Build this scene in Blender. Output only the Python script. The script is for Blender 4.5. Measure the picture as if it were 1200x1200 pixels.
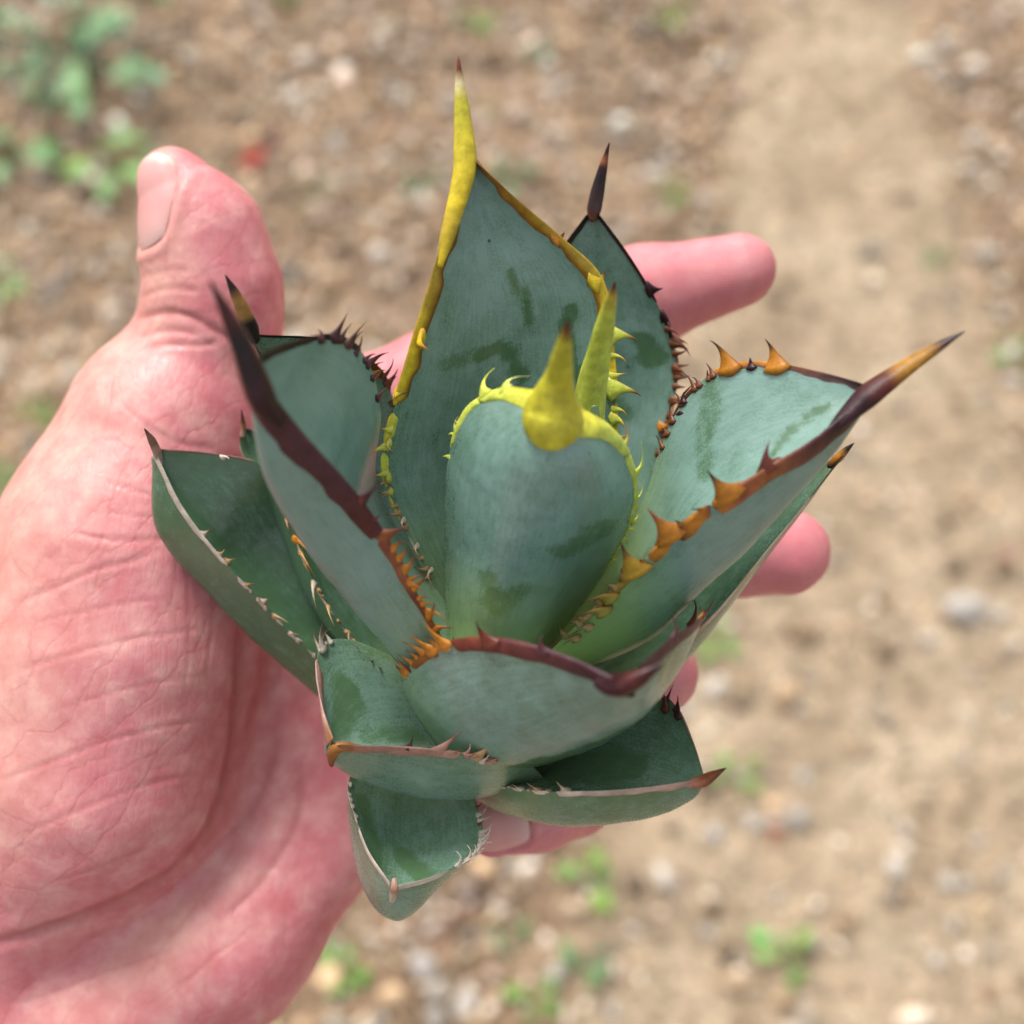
import bpy, math, random
import numpy as np
from mathutils import Vector

random.seed(7)
rng = np.random.default_rng(7)
scene = bpy.context.scene
for o in list(bpy.data.objects):
    bpy.data.objects.remove(o, do_unlink=True)
COL = scene.collection

# ------------------------------------------------------------------ camera
CAM_H = 1.02                      # metres above the ground
TILT = math.radians(28)           # off straight down, towards +Y
FOV = math.radians(46)
cam_data = bpy.data.cameras.new('camera')
cam = bpy.data.objects.new('camera', cam_data)
COL.objects.link(cam)
cam.location = (0, 0, CAM_H)
cam.rotation_euler = (TILT, 0, 0)
cam_data.sensor_width = 36
cam_data.lens = 18 / math.tan(FOV / 2)
cam_data.clip_start = 0.005
cam_data.clip_end = 200
cam_data.dof.use_dof = True
cam_data.dof.focus_distance = 0.2155
cam_data.dof.aperture_fstop = 8.0
scene.camera = cam

# ------------------------------------------------------------------ light
SUN_EL, SUN_AZ = math.radians(54), math.radians(-24)    # azimuth clockwise from +Y
world = bpy.data.worlds.new('World')
scene.world = world
world.use_nodes = True
wn, wl = world.node_tree.nodes, world.node_tree.links
wn.clear()
sky = wn.new('ShaderNodeTexSky')
sky.sky_type = 'NISHITA'
sky.sun_disc = False
sky.sun_elevation = SUN_EL
sky.sun_rotation = SUN_AZ
sky.air_density = 1.0
sky.dust_density = 4.0
sky.ozone_density = 1.0
hsv = wn.new('ShaderNodeHueSaturation')
hsv.inputs['Saturation'].default_value = 0.18
bg = wn.new('ShaderNodeBackground')
bg.inputs['Strength'].default_value = 0.11
wo = wn.new('ShaderNodeOutputWorld')
wl.new(sky.outputs[0], hsv.inputs['Color'])
wl.new(hsv.outputs[0], bg.inputs['Color'])
wl.new(bg.outputs[0], wo.inputs['Surface'])
sun_data = bpy.data.lights.new('sun', 'SUN')
sun_data.energy = 1.5
sun_data.angle = math.radians(18)
sun_data.color = (1.0, 0.96, 0.90)
sun = bpy.data.objects.new('sun', sun_data)
COL.objects.link(sun)
sd = Vector((math.sin(SUN_AZ) * math.cos(SUN_EL), math.cos(SUN_AZ) * math.cos(SUN_EL), math.sin(SUN_EL)))
sun.rotation_euler = (-sd).to_track_quat('-Z', 'Y').to_euler()
sun.location = sd * 10

vs = scene.view_settings
vs.view_transform = 'Standard'
vs.look = 'None'
vs.exposure = 1.15
vs.gamma = 1.0
vs.use_curve_mapping = False
scene.render.engine = 'CYCLES'
scene.cycles.max_bounces = 6
scene.cycles.diffuse_bounces = 3
scene.cycles.glossy_bounces = 2

# ------------------------------------------------------------------ helpers
FPX = 600 / math.tan(FOV / 2)
ct, st = math.cos(TILT), math.sin(TILT)
RM = np.array([[1, 0, 0], [0, ct, -st], [0, st, ct]])      # camera axes -> world axes
CPOS = np.array([0, 0, CAM_H])


def cs(p):
    """(px, py, depth in mm) as read off the photograph -> camera axes in mm"""
    p = np.asarray(p, float)
    d = p[..., 2]
    return np.stack([(p[..., 0] - 600) * d / FPX, (600 - p[..., 1]) * d / FPX, -d], -1)


def to_world(c):
    return (np.asarray(c) * 0.001) @ RM.T + CPOS


def proj(c):
    d = -c[..., 2]
    return np.stack([600 + c[..., 0] * FPX / d, 600 - c[..., 1] * FPX / d], -1)


def ground_pt(px, py):
    r = RM @ np.array([(px - 600) / FPX, (600 - py) / FPX, -1.0])
    k = -CAM_H / r[2]
    return CPOS + r * k


def unit(v):
    return v / np.maximum(np.linalg.norm(v, axis=-1, keepdims=True), 1e-12)


def spline(t, knots, vals):
    """smooth curve through vals at knots (non-uniform Catmull-Rom)"""
    knots = np.asarray(knots, float)
    vals = np.asarray(vals, float)
    n = len(knots)
    tan = np.zeros_like(vals)
    for i in range(n):
        a, b = max(i - 1, 0), min(i + 1, n - 1)
        tan[i] = (vals[b] - vals[a]) / (knots[b] - knots[a])
    t = np.asarray(t, float)
    i = np.clip(np.searchsorted(knots, t, side='right') - 1, 0, n - 2)
    h = (knots[i + 1] - knots[i])
    u = ((t - knots[i]) / h)
    sh = (-1,) + (1,) * (vals.ndim - 1)
    h = h.reshape(sh)
    u = u.reshape(sh)
    return ((2 * u**3 - 3 * u**2 + 1) * vals[i] + (u**3 - 2 * u**2 + u) * h * tan[i]
            + (-2 * u**3 + 3 * u**2) * vals[i + 1] + (u**3 - u**2) * h * tan[i + 1])


def _hash(ix, iy, iz, seed):
    h = (ix * 374761393 + iy * 668265263 + iz * 2147483647 + seed * 974634777) & 0xFFFFFFFF
    h = ((h ^ (h >> 13)) * 1274126177) & 0xFFFFFFFF
    h = ((h ^ (h >> 16)) * 2246822519) & 0xFFFFFFFF
    return ((h ^ (h >> 15)) & 0xFFFFFF) / float(0xFFFFFF)


def noise(p, seed=0):
    p = np.asarray(p, float)
    f = np.floor(p)
    i = f.astype(np.int64)
    u = p - f
    u = u * u * (3 - 2 * u)
    r = 0
    for dx in (0, 1):
        for dy in (0, 1):
            for dz in (0, 1):
                w = (u[:, 0] if dx else 1 - u[:, 0]) * (u[:, 1] if dy else 1 - u[:, 1]) * (u[:, 2] if dz else 1 - u[:, 2])
                r = r + w * _hash(i[:, 0] + dx, i[:, 1] + dy, i[:, 2] + dz, seed)
    return r


def fbm(p, octaves=4, seed=0):
    p = np.asarray(p, float)
    s, a, tot = 0, 0.5, 0
    for k in range(octaves):
        s = s + a * noise(p * 2**k, seed + k * 17)
        tot += a
        a *= 0.5
    return s / tot


def smooth(a, b, x):
    t = np.clip((x - a) / (b - a), 0, 1)
    return t * t * (3 - 2 * t)


def mix(a, b, f):
    f = np.asarray(f)[..., None]
    return np.asarray(a) * (1 - f) + np.asarray(b) * f


def make(name, verts, faces, mat, parent=None, origin=None, col=None, uv=None, attrs=None, flat=False):
    """ONE mesh object; verts in world metres"""
    verts = np.asarray(verts, float)
    if origin is None:
        origin = verts.mean(0)
    origin = np.asarray(origin, float)
    me = bpy.data.meshes.new(name)
    if isinstance(faces, np.ndarray):
        nf, k = faces.shape
        me.vertices.add(len(verts))
        me.vertices.foreach_set('co', (verts - origin).astype(np.float32).ravel())
        me.loops.add(nf * k)
        me.loops.foreach_set('vertex_index', faces.astype(np.int32).ravel())
        me.polygons.add(nf)
        me.polygons.foreach_set('loop_start', np.arange(0, nf * k, k, dtype=np.int32))
        me.polygons.foreach_set('loop_total', np.full(nf, k, dtype=np.int32))
        me.update(calc_edges=True)
    else:
        me.from_pydata([tuple(v) for v in (verts - origin)], [], [tuple(int(i) for i in f) for f in faces])
    if not flat:
        me.polygons.foreach_set('use_smooth', np.ones(len(me.polygons), dtype=bool))
    if col is not None:
        a = me.color_attributes.new('Col', 'FLOAT_COLOR', 'POINT')
        c = np.ones((len(verts), 4), np.float32)
        c[:, :3] = col
        a.data.foreach_set('color', c.ravel())
    if uv is not None:
        a = me.attributes.new('st', 'FLOAT_VECTOR', 'POINT')
        w = np.zeros((len(verts), 3), np.float32)
        w[:, :uv.shape[1]] = uv
        a.data.foreach_set('vector', w.ravel())
    for k, v in (attrs or {}).items():
        a = me.attributes.new(k, 'FLOAT', 'POINT')
        a.data.foreach_set('value', np.asarray(v, np.float32))
    me.validate()
    if mat is not None:
        me.materials.append(mat)
    o = bpy.data.objects.new(name, me)
    COL.objects.link(o)
    po = np.zeros(3)
    if parent is not None:
        o.parent = parent
        q = parent
        while q is not None:
            po = po + np.array(q.location)
            q = q.parent
    o.location = origin - po
    return o


def tag(o, label=None, cat=None, group=None, kind=None):
    if label: o['label'] = label
    if cat: o['category'] = cat
    if group: o['group'] = group
    if kind: o['kind'] = kind
    return o


class NT:
    """small wrapper for node materials"""
    def __init__(self, name):
        self.m = bpy.data.materials.new(name)
        self.m.use_nodes = True
        self.t = self.m.node_tree
        self.b = self.t.nodes['Principled BSDF']

    def n(self, kind, **kw):
        nd = self.t.nodes.new(kind)
        for k, v in kw.items():
            if k.startswith('i_'):
                nd.inputs[k[2:].replace('_', ' ')].default_value = v
            else:
                setattr(nd, k, v)
        return nd

    def l(self, a, b):
        self.t.links.new(a, b)

    def attr(self, name):
        return self.n('ShaderNodeAttribute', attribute_name=name)

    def obj(self):
        return self.n('ShaderNodeTexCoord').outputs['Object']

    def noise(self, vec, scale, detail=4, rough=0.55):
        nd = self.n('ShaderNodeTexNoise')
        nd.inputs['Scale'].default_value = scale
        nd.inputs['Detail'].default_value = detail
        nd.inputs['Roughness'].default_value = rough
        self.l(vec, nd.inputs['Vector'])
        return nd.outputs['Fac']

    def ramp(self, fac, stops):
        nd = self.n('ShaderNodeValToRGB')
        el = nd.color_ramp.elements
        while len(el) < len(stops):
            el.new(0.5)
        for e, (p, c) in zip(el, stops):
            e.position = p
            e.color = (c[0], c[1], c[2], 1) if hasattr(c, '__len__') else (c, c, c, 1)
        self.l(fac, nd.inputs[0])
        return nd.outputs[0]

    def mixc(self, fac, a, b, blend='MIX'):
        nd = self.n('ShaderNodeMix', data_type='RGBA', blend_type=blend)
        for sock, v in ((nd.inputs[0], fac), (nd.inputs[6], a), (nd.inputs[7], b)):
            if hasattr(v, 'is_linked'):
                self.l(v, sock)
            elif hasattr(v, '__len__'):
                sock.default_value = (v[0], v[1], v[2], 1)
            else:
                sock.default_value = v
        return nd.outputs[2]

    def math(self, op, a, b=None):
        nd = self.n('ShaderNodeMath', operation=op)
        for sock, v in zip(nd.inputs, (a, b)):
            if v is None:
                continue
            if hasattr(v, 'is_linked'):
                self.l(v, sock)
            else:
                sock.default_value = v
        return nd.outputs[0]

    def bump(self, h, dist, strength=1.0, normal=None):
        nd = self.n('ShaderNodeBump')
        nd.inputs['Strength'].default_value = strength
        nd.inputs['Distance'].default_value = dist
        self.l(h, nd.inputs['Height'])
        if normal is not None:
            self.l(normal, nd.inputs['Normal'])
        return nd.outputs[0]

    def set(self, **kw):
        for k, v in kw.items():
            s = self.b.inputs[k.replace('_', ' ')]
            if hasattr(v, 'is_linked'):
                self.l(v, s)
            elif hasattr(v, '__len__') and len(v) == 3 and s.type == 'RGBA':
                s.default_value = (*v, 1)
            else:
                s.default_value = v
        return self.m

# ------------------------------------------------------------------ materials
def mat_soil():
    k = NT('soil')
    o = k.obj()
    path = k.attr('path').outputs['Fac']
    n1 = k.noise(o, 9, 4, 0.65)
    n2 = k.noise(o, 60, 3, 0.7)
    n3 = k.noise(o, 260, 2, 0.7)
    rough = k.ramp(n1, [(0.30, (0.14, 0.086, 0.051)), (0.5, (0.29, 0.190, 0.115)), (0.68, (0.43, 0.300, 0.190))])
    track = k.ramp(n1, [(0.28, (0.26, 0.186, 0.118)), (0.5, (0.365, 0.272, 0.178)), (0.7, (0.47, 0.365, 0.252))])
    c = k.mixc(path, rough, track)
    sp = k.ramp(n2, [(0.32, 0.55), (0.5, 1.0), (0.68, 1.35)])
    c = k.mixc(1.0, c, sp, 'MULTIPLY')
    sp2 = k.ramp(n3, [(0.3, 0.7), (0.62, 1.12), (0.75, 1.6)])
    c = k.mixc(0.8, c, k.mixc(1.0, c, sp2, 'MULTIPLY'))
    return k.set(Base_Color=c, Roughness=0.95, Normal=k.bump(k.math('ADD', n2, k.math('MULTIPLY', n3, 0.4)), 0.012))


def mat_col(name, rough=0.9, spread=0.2, scale=120, spec=0.3, bump=0.0015):
    """takes its pigment from the mesh, broken up by noise"""
    k = NT(name)
    o = k.obj()
    n = k.noise(o, scale, 4, 0.6)
    c = k.mixc(1.0, k.attr('Col').outputs['Color'], k.ramp(n, [(0.3, 1 - spread), (0.7, 1 + spread)]), 'MULTIPLY')
    k.b.inputs['Specular IOR Level'].default_value = spec
    return k.set(Base_Color=c, Roughness=rough, Normal=k.bump(n, bump))


def mat_weed():
    k = NT('weed_leaf')
    o = k.obj()
    n = k.noise(o, 60, 3)
    rnd = k.n('ShaderNodeObjectInfo').outputs['Random']
    c = k.mixc(1.0, k.attr('Col').outputs['Color'], k.ramp(n, [(0.3, 0.75), (0.7, 1.25)]), 'MULTIPLY')
    c = k.mixc(k.math('MULTIPLY', rnd, 0.35), c, (0.16, 0.30, 0.05))
    return k.set(Base_Color=c, Roughness=0.5)


def mat_agave():
    k = NT('agave_skin')
    uv = k.attr('st').outputs['Vector']
    o = k.obj()
    bloom = k.attr('bloom').outputs['Fac']
    pale = k.attr('pale').outputs['Fac']
    mp = k.n('ShaderNodeMapping')
    mp.inputs['Scale'].default_value = (1.0, 0.06, 1.0)
    k.l(uv, mp.inputs['Vector'])
    stria = k.noise(mp.outputs[0], 2.6, 3, 0.6)               # fine lengthwise streaks
    grain = k.noise(o, 2600, 2, 0.6)                          # wax powder
    blot = k.noise(o, 120, 5, 0.62)
    mid = k.noise(o, 480, 4, 0.6)
    f = k.math('ADD', bloom, k.math('MULTIPLY', k.math('SUBTRACT', blot, 0.5), 0.55))
    f = k.math('ADD', f, k.math('MULTIPLY', k.math('SUBTRACT', grain, 0.5), 0.9))
    f = k.math('ADD', f, k.math('MULTIPLY', k.math('SUBTRACT', stria, 0.5), 0.5))
    f = k.math('ADD', f, k.math('MULTIPLY', k.math('SUBTRACT', mid, 0.5), 0.35))
    f = k.ramp(f, [(0.12, 0.0), (0.88, 1.0)])
    wax = k.mixc(blot, (0.108, 0.208, 0.166), (0.205, 0.318, 0.290))
    green = k.mixc(mid, (0.050, 0.112, 0.056), (0.080, 0.158, 0.084))
    c = k.mixc(f, green, wax)
    c = k.mixc(pale, c, (0.33, 0.45, 0.13))
    c = k.mixc(1.0, c, k.ramp(stria, [(0.3, 0.94), (0.7, 1.06)]), 'MULTIPLY')
    spot = k.n('ShaderNodeTexVoronoi')
    spot.inputs['Scale'].default_value = 70
    k.l(o, spot.inputs['Vector'])
    c = k.mixc(k.ramp(spot.outputs['Distance'], [(0.0, 1.0), (0.018, 1.0), (0.026, 0.0)]), c, (0.035, 0.045, 0.03))
    r = k.ramp(f, [(0.0, 0.22), (1.0, 0.34)])
    k.b.inputs['Coat Weight'].default_value = 0.12
    k.b.inputs['Coat Roughness'].default_value = 0.22
    h = k.math('ADD', k.math('MULTIPLY', grain, 0.25), k.math('ADD', k.math('MULTIPLY', stria, 0.3), mid))
    k.b.inputs['Specular IOR Level'].default_value = 0.5
    return k.set(Base_Color=c, Roughness=r, Normal=k.bump(h, 0.00016, 0.6))


def mat_horn():
    k = NT('agave_horn')
    o = k.obj()
    n = k.noise(o, 420, 5, 0.7)
    n2 = k.noise(o, 2200, 3, 0.6)
    c = k.mixc(1.0, k.attr('Col').outputs['Color'], k.ramp(n, [(0.30, 0.68), (0.5, 1.0), (0.72, 1.32)]), 'MULTIPLY')
    k.b.inputs['Specular IOR Level'].default_value = 0.3
    return k.set(Base_Color=c, Roughness=k.ramp(n2, [(0.3, 0.26), (0.7, 0.42)]), Normal=k.bump(k.math('ADD', n, k.math('MULTIPLY', n2, 0.4)), 0.00028, 0.5))


def mat_skin():
    k = NT('skin')
    o = k.obj()
    crease = k.attr('crease').outputs['Fac']
    ridge = k.attr('ridge').outputs['Fac']
    big = k.noise(o, 45, 4, 0.6)
    med = k.noise(o, 160, 5, 0.65)
    fine = k.noise(o, 900, 3, 0.6)
    # net of fine skin lines, drawn out across the palm
    mp = k.n('ShaderNodeMapping')
    mp.inputs['Rotation'].default_value = (0, 0, math.radians(-12))
    mp.inputs['Scale'].default_value = (1.0, 0.20, 0.6)
    k.l(o, mp.inputs['Vector'])
    wob = k.n('ShaderNodeVectorMath', operation='ADD')
    nv = k.n('ShaderNodeTexNoise')
    nv.inputs['Scale'].default_value = 180
    k.l(o, nv.inputs['Vector'])
    sc = k.n('ShaderNodeVectorMath', operation='SCALE')
    sc.inputs['Scale'].default_value = 0.0016
    k.l(nv.outputs['Color'], sc.inputs[0])
    k.l(mp.outputs[0], wob.inputs[0])
    k.l(sc.outputs[0], wob.inputs[1])
    vo = k.n('ShaderNodeTexVoronoi', feature='DISTANCE_TO_EDGE')
    vo.inputs['Scale'].default_value = 640
    k.l(wob.outputs[0], vo.inputs['Vector'])
    net = k.ramp(vo.outputs['Distance'], [(0.0, 0.0), (0.10, 0.75), (0.3, 1.0)])
    mp2 = k.n('ShaderNodeMapping')
    mp2.inputs['Rotation'].default_value = (0, 0, math.radians(24))
    mp2.inputs['Scale'].default_value = (0.14, 1.0, 0.5)
    k.l(wob.outputs[0], mp2.inputs['Vector'])
    vo2 = k.n('ShaderNodeTexVoronoi', feature='DISTANCE_TO_EDGE')
    vo2.inputs['Scale'].default_value = 330
    k.l(mp2.outputs[0], vo2.inputs['Vector'])
    net2 = k.ramp(vo2.outputs['Distance'], [(0.0, 0.0), (0.035, 0.8), (0.09, 1.0)])
    # papillary ridges, along the finger-width attribute
    sw = k.math('SINE', k.math('ADD', k.math('MULTIPLY', k.attr('print').outputs['Fac'], 6.2832),
                               k.math('MULTIPLY', med, 6.0)))
    base = k.ramp(big, [(0.30, (0.51, 0.140, 0.165)), (0.5, (0.57, 0.210, 0.225)), (0.70, (0.62, 0.305, 0.290))])
    blot = k.ramp(med, [(0.36, (0.49, 0.105, 0.130)), (0.52, (0.57, 0.212, 0.222)), (0.66, (0.66, 0.350, 0.315))])
    c = k.mixc(0.55, base, blot)
    c = k.mixc(k.math('MULTIPLY', k.attr('dorsal_highlight').outputs['Fac'], 0.55), c, k.ramp(med, [(0.3, (0.50, 0.265, 0.195)), (0.7, (0.62, 0.385, 0.290))]))  # tanner skin on the back, plus a highlight painted on left-facing skin
    c = k.mixc(k.attr('flush').outputs['Fac'], c, (0.55, 0.165, 0.190))
    flat = k.math('SUBTRACT', 1.0, k.math('MULTIPLY', ridge, 0.95))
    c = k.mixc(k.math('MULTIPLY', k.math('MULTIPLY', k.math('SUBTRACT', 1.0, net2), 0.24), flat), c, (0.40, 0.10, 0.09))
    c = k.mixc(k.math('MULTIPLY', crease, 0.6), c, (0.33, 0.075, 0.065))
    h = k.math('ADD', k.math('MULTIPLY', net, 0.32), k.math('MULTIPLY', k.math('MULTIPLY', net2, 0.45), flat))
    h = k.math('ADD', h, k.math('MULTIPLY', fine, 0.5))
    h = k.math('ADD', h, k.math('MULTIPLY', k.math('MULTIPLY', sw, ridge), 0.5))
    k.b.inputs['Subsurface Weight'].default_value = 0.25
    k.b.inputs['Subsurface Radius'].default_value = (1.0, 0.35, 0.22)
    k.b.inputs['Subsurface Scale'].default_value = 0.0020
    k.b.inputs['Specular IOR Level'].default_value = 0.5
    return k.set(Base_Color=c, Roughness=k.ramp(fine, [(0.3, 0.40), (0.7, 0.56)]), Normal=k.bump(h, 0.00015, 0.75))


def mat_nail():
    k = NT('fingernail')
    v = k.attr('st').outputs['Vector']
    sx = k.n('ShaderNodeSeparateXYZ')
    k.l(v, sx.inputs[0])
    along = k.ramp(sx.outputs['Y'], [(0.02, (0.62, 0.40, 0.36)), (0.2, (0.61, 0.34, 0.315)), (0.42, (0.60, 0.29, 0.275)),
                                   (0.86, (0.61, 0.32, 0.30)), (0.95, (0.62, 0.46, 0.40))])
    n = k.noise(v, 14, 2)
    k.b.inputs['Specular IOR Level'].default_value = 0.35
    k.b.inputs['Subsurface Weight'].default_value = 0.2
    k.b.inputs['Subsurface Scale'].default_value = 0.0015
    return k.set(Base_Color=along, Roughness=0.4, Normal=k.bump(n, 0.0001, 0.5))


M_SOIL = mat_soil()
M_STONE = mat_col('stone', 0.85, 0.22, 160)
M_LITTER = mat_col('dry_litter', 0.9, 0.25, 200)
M_WEED = mat_weed()
M_AGAVE = mat_agave()
M_HORN = mat_horn()
M_SKIN = mat_skin()
M_NAIL = mat_nail()
M_PLASTIC = mat_col('dark_plastic', 0.55, 0.15, 40, bump=0.0003)

# ------------------------------------------------------------------ ground
def path_mask(x, y):
    """bare trodden strip running away from the photographer"""
    w = fbm(np.stack([x * 5, y * 5, x * 0], -1), 3, 5) - 0.5
    xl = 0.215 + 0.10 * (y - 1.0) + w * 0.14 - 0.10 * smooth(0.62, 0.30, y)
    xr = 0.50 + 0.03 * (y - 0.5) - 0.02 + w * 0.10 + 0.09 * smooth(0.75, 0.35, y)
    return smooth(xl - 0.035, xl + 0.05, x) * smooth(xr + 0.05, xr - 0.03, x)


def ground_h(x, y):
    p = path_mask(x, y)
    q = np.stack([x, y, x * 0], -1)
    big = (fbm(q * 5, 3, 11) - 0.5) * 0.020
    small = (fbm(q * 38, 4, 21) - 0.5) * 0.016
    return big * (1 - 0.7 * p) + small * (1 - 0.75 * p) - 0.006 * p


def build_ground():
    dense = np.linspace(-0.9, 0.9, 361)
    out = np.array([1.0, 1.2, 1.6, 2.4, 4, 7, 12, 25, 60])
    xs = np.concatenate([-out[::-1], dense, out])
    ys = np.concatenate([0.35 - out[::-1], dense + 0.35, out + 0.35])
    X, Y = np.meshgrid(xs, ys)
    x, y = X.ravel(), Y.ravel()
    z = ground_h(x, y)
    nx, ny = len(xs), len(ys)
    i = np.arange((ny - 1) * (nx - 1))
    r, c = i // (nx - 1), i % (nx - 1)
    a = r * nx + c
    f = np.stack([a, a + 1, a + nx + 1, a + nx], -1)
    o = make('ground', np.stack([x, y, z], -1), f, M_SOIL, origin=(0, 0.35, 0), attrs={'path': path_mask(x, y)})
    tag(o, kind='structure')


ICO_V = []
g = (1 + 5**0.5) / 2
for a in (-1, 1):
    for b in (-g, g):
        ICO_V += [(0, a, b), (a, b, 0), (b, 0, a)]
ICO_V = unit(np.array(ICO_V, float))
_d = np.linalg.norm(ICO_V[:, None] - ICO_V[None], axis=-1)
_e = _d < 1.1
ICO_F = []
for i in range(12):
    for j in range(i + 1, 12):
        for k in range(j + 1, 12):
            if _e[i, j] and _e[j, k] and _e[i, k]:
                n = np.cross(ICO_V[j] - ICO_V[i], ICO_V[k] - ICO_V[i])
                ICO_F.append((i, j, k) if n @ ICO_V[i] > 0 else (i, k, j))
ICO_F = np.array(ICO_F)


def subdiv_tri(v, f):
    v = list(map(tuple, v))
    cache, out = {}, []
    def m(a, b):
        key = (min(a, b), max(a, b))
        if key not in cache:
            cache[key] = len(v)
            v.append(tuple((np.array(v[a]) + np.array(v[b])) / 2))
        return cache[key]
    for a, b, c in f:
        ab, bc, ca = m(a, b), m(b, c), m(c, a)
        out += [(a, ab, ca), (b, bc, ab), (c, ca, bc), (ab, bc, ca)]
    return unit(np.array(v)), np.array(out)


STONE_COLS = np.array([(0.42, 0.31, 0.21), (0.55, 0.45, 0.35), (0.34, 0.24, 0.15), (0.62, 0.55, 0.47),
                       (0.26, 0.18, 0.11), (0.48, 0.33, 0.20), (0.40, 0.36, 0.31), (0.50, 0.38, 0.30)])


def rand_rot(n):
    q = unit(rng.normal(size=(n, 4)))
    w, x, y, z = q.T
    return np.stack([1 - 2 * (y*y + z*z), 2 * (x*y - z*w), 2 * (x*z + y*w),
                     2 * (x*y + z*w), 1 - 2 * (x*x + z*z), 2 * (y*z - x*w),
                     2 * (x*z - y*w), 2 * (y*z + x*w), 1 - 2 * (x*x + y*y)], -1).reshape(n, 3, 3)


def build_gravel():
    n = 21000
    xy = np.stack([rng.uniform(-0.72, 0.76, n), rng.uniform(-0.12, 1.38, n)], -1)
    p = path_mask(xy[:, 0], xy[:, 1])
    xy = xy[rng.random(n) > p * (0.80 + 0.14 * smooth(0.35, 0.75, xy[:, 1]))]
    n = len(xy)
    size = np.clip(rng.lognormal(math.log(0.0040), 0.6, n), 0.0016, 0.013)
    sc = size[:, None] * rng.uniform(0.6, 1.25, (n, 3)) * np.array([1, 1, 0.75])
    v = ICO_V[None] * (1 + rng.uniform(-0.22, 0.22, (n, 12, 1))) * sc[:, None, :]
    v = np.einsum('nij,nkj->nki', rand_rot(n), v)
    v[..., 0] += xy[:, 0, None]
    v[..., 1] += xy[:, 1, None]
    v[..., 2] += (ground_h(xy[:, 0], xy[:, 1]) + size * 0.25)[:, None]
    f = (ICO_F[None] + (np.arange(n) * 12)[:, None, None]).reshape(-1, 3)
    c = STONE_COLS[rng.integers(0, len(STONE_COLS), n)] * rng.choice([0.5, 0.8, 1.05, 1.3, 1.6], (n, 1), p=[.24, .30, .26, .13, .07])
    o = make('gravel', v.reshape(-1, 3), f, M_STONE, origin=(0, 0.6, 0), col=np.repeat(np.clip(c, 0, 0.85), 12, 0), flat=True)
    tag(o, 'tan gravel and crumbs of dry soil strewn over the ground', 'gravel', kind='stuff')


def build_litter():
    """dry stalks and scraps: flattened four-sided slivers"""
    n = 3600
    xy = np.stack([rng.uniform(-0.7, 0.75, n), rng.uniform(-0.1, 1.36, n)], -1)
    p = path_mask(xy[:, 0], xy[:, 1])
    keep = rng.random(n) > p * 0.93
    xy = xy[keep]
    n = len(xy)
    L = rng.uniform(0.004, 0.020, n)
    W = rng.uniform(0.0008, 0.0032, n)
    tpl = np.array([(-1, 0, 0), (-0.2, -1, 0), (1, 0, 0), (-0.2, 1, 0), (0, 0, 1.0), (0, 0, -1.0)])
    f0 = np.array([(0, 1, 4), (1, 2, 4), (2, 3, 4), (3, 0, 4), (1, 0, 5), (2, 1, 5), (3, 2, 5), (0, 3, 5)])
    v = tpl[None] * np.stack([L, W, W * 0.35], -1)[:, None, :]
    a = rng.uniform(0, 6.283, n)
    tl = rng.normal(0, 0.22, n)
    ca, sa = np.cos(a)[:, None], np.sin(a)[:, None]
    x = v[..., 0] * ca - v[..., 1] * sa
    y = v[..., 0] * sa + v[..., 1] * ca
    z = v[..., 2] + v[..., 0] * np.sin(tl)[:, None]
    z = z + (ground_h(xy[:, 0], xy[:, 1]) + 0.002 + L * np.abs(np.sin(tl)) * 0.8)[:, None]
    v = np.stack([x + xy[:, :1], y + xy[:, 1:], z], -1)
    cols = np.array([(0.50, 0.38, 0.22), (0.36, 0.24, 0.13), (0.58, 0.47, 0.30), (0.22, 0.13, 0.075), (0.42, 0.24, 0.16)])
    c = cols[rng.integers(0, len(cols), n)] * rng.uniform(0.75, 1.2, (n, 1))
    f = (f0[None] + (np.arange(n) * 6)[:, None, None]).reshape(-1, 3)
    o = make('dry_litter', v.reshape(-1, 3), f, M_LITTER, origin=(0, 0.6, 0), col=np.repeat(c, 6, 0), flat=True)
    tag(o, 'dry straw and leaf scraps scattered over the soil', 'litter', kind='stuff')


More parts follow.
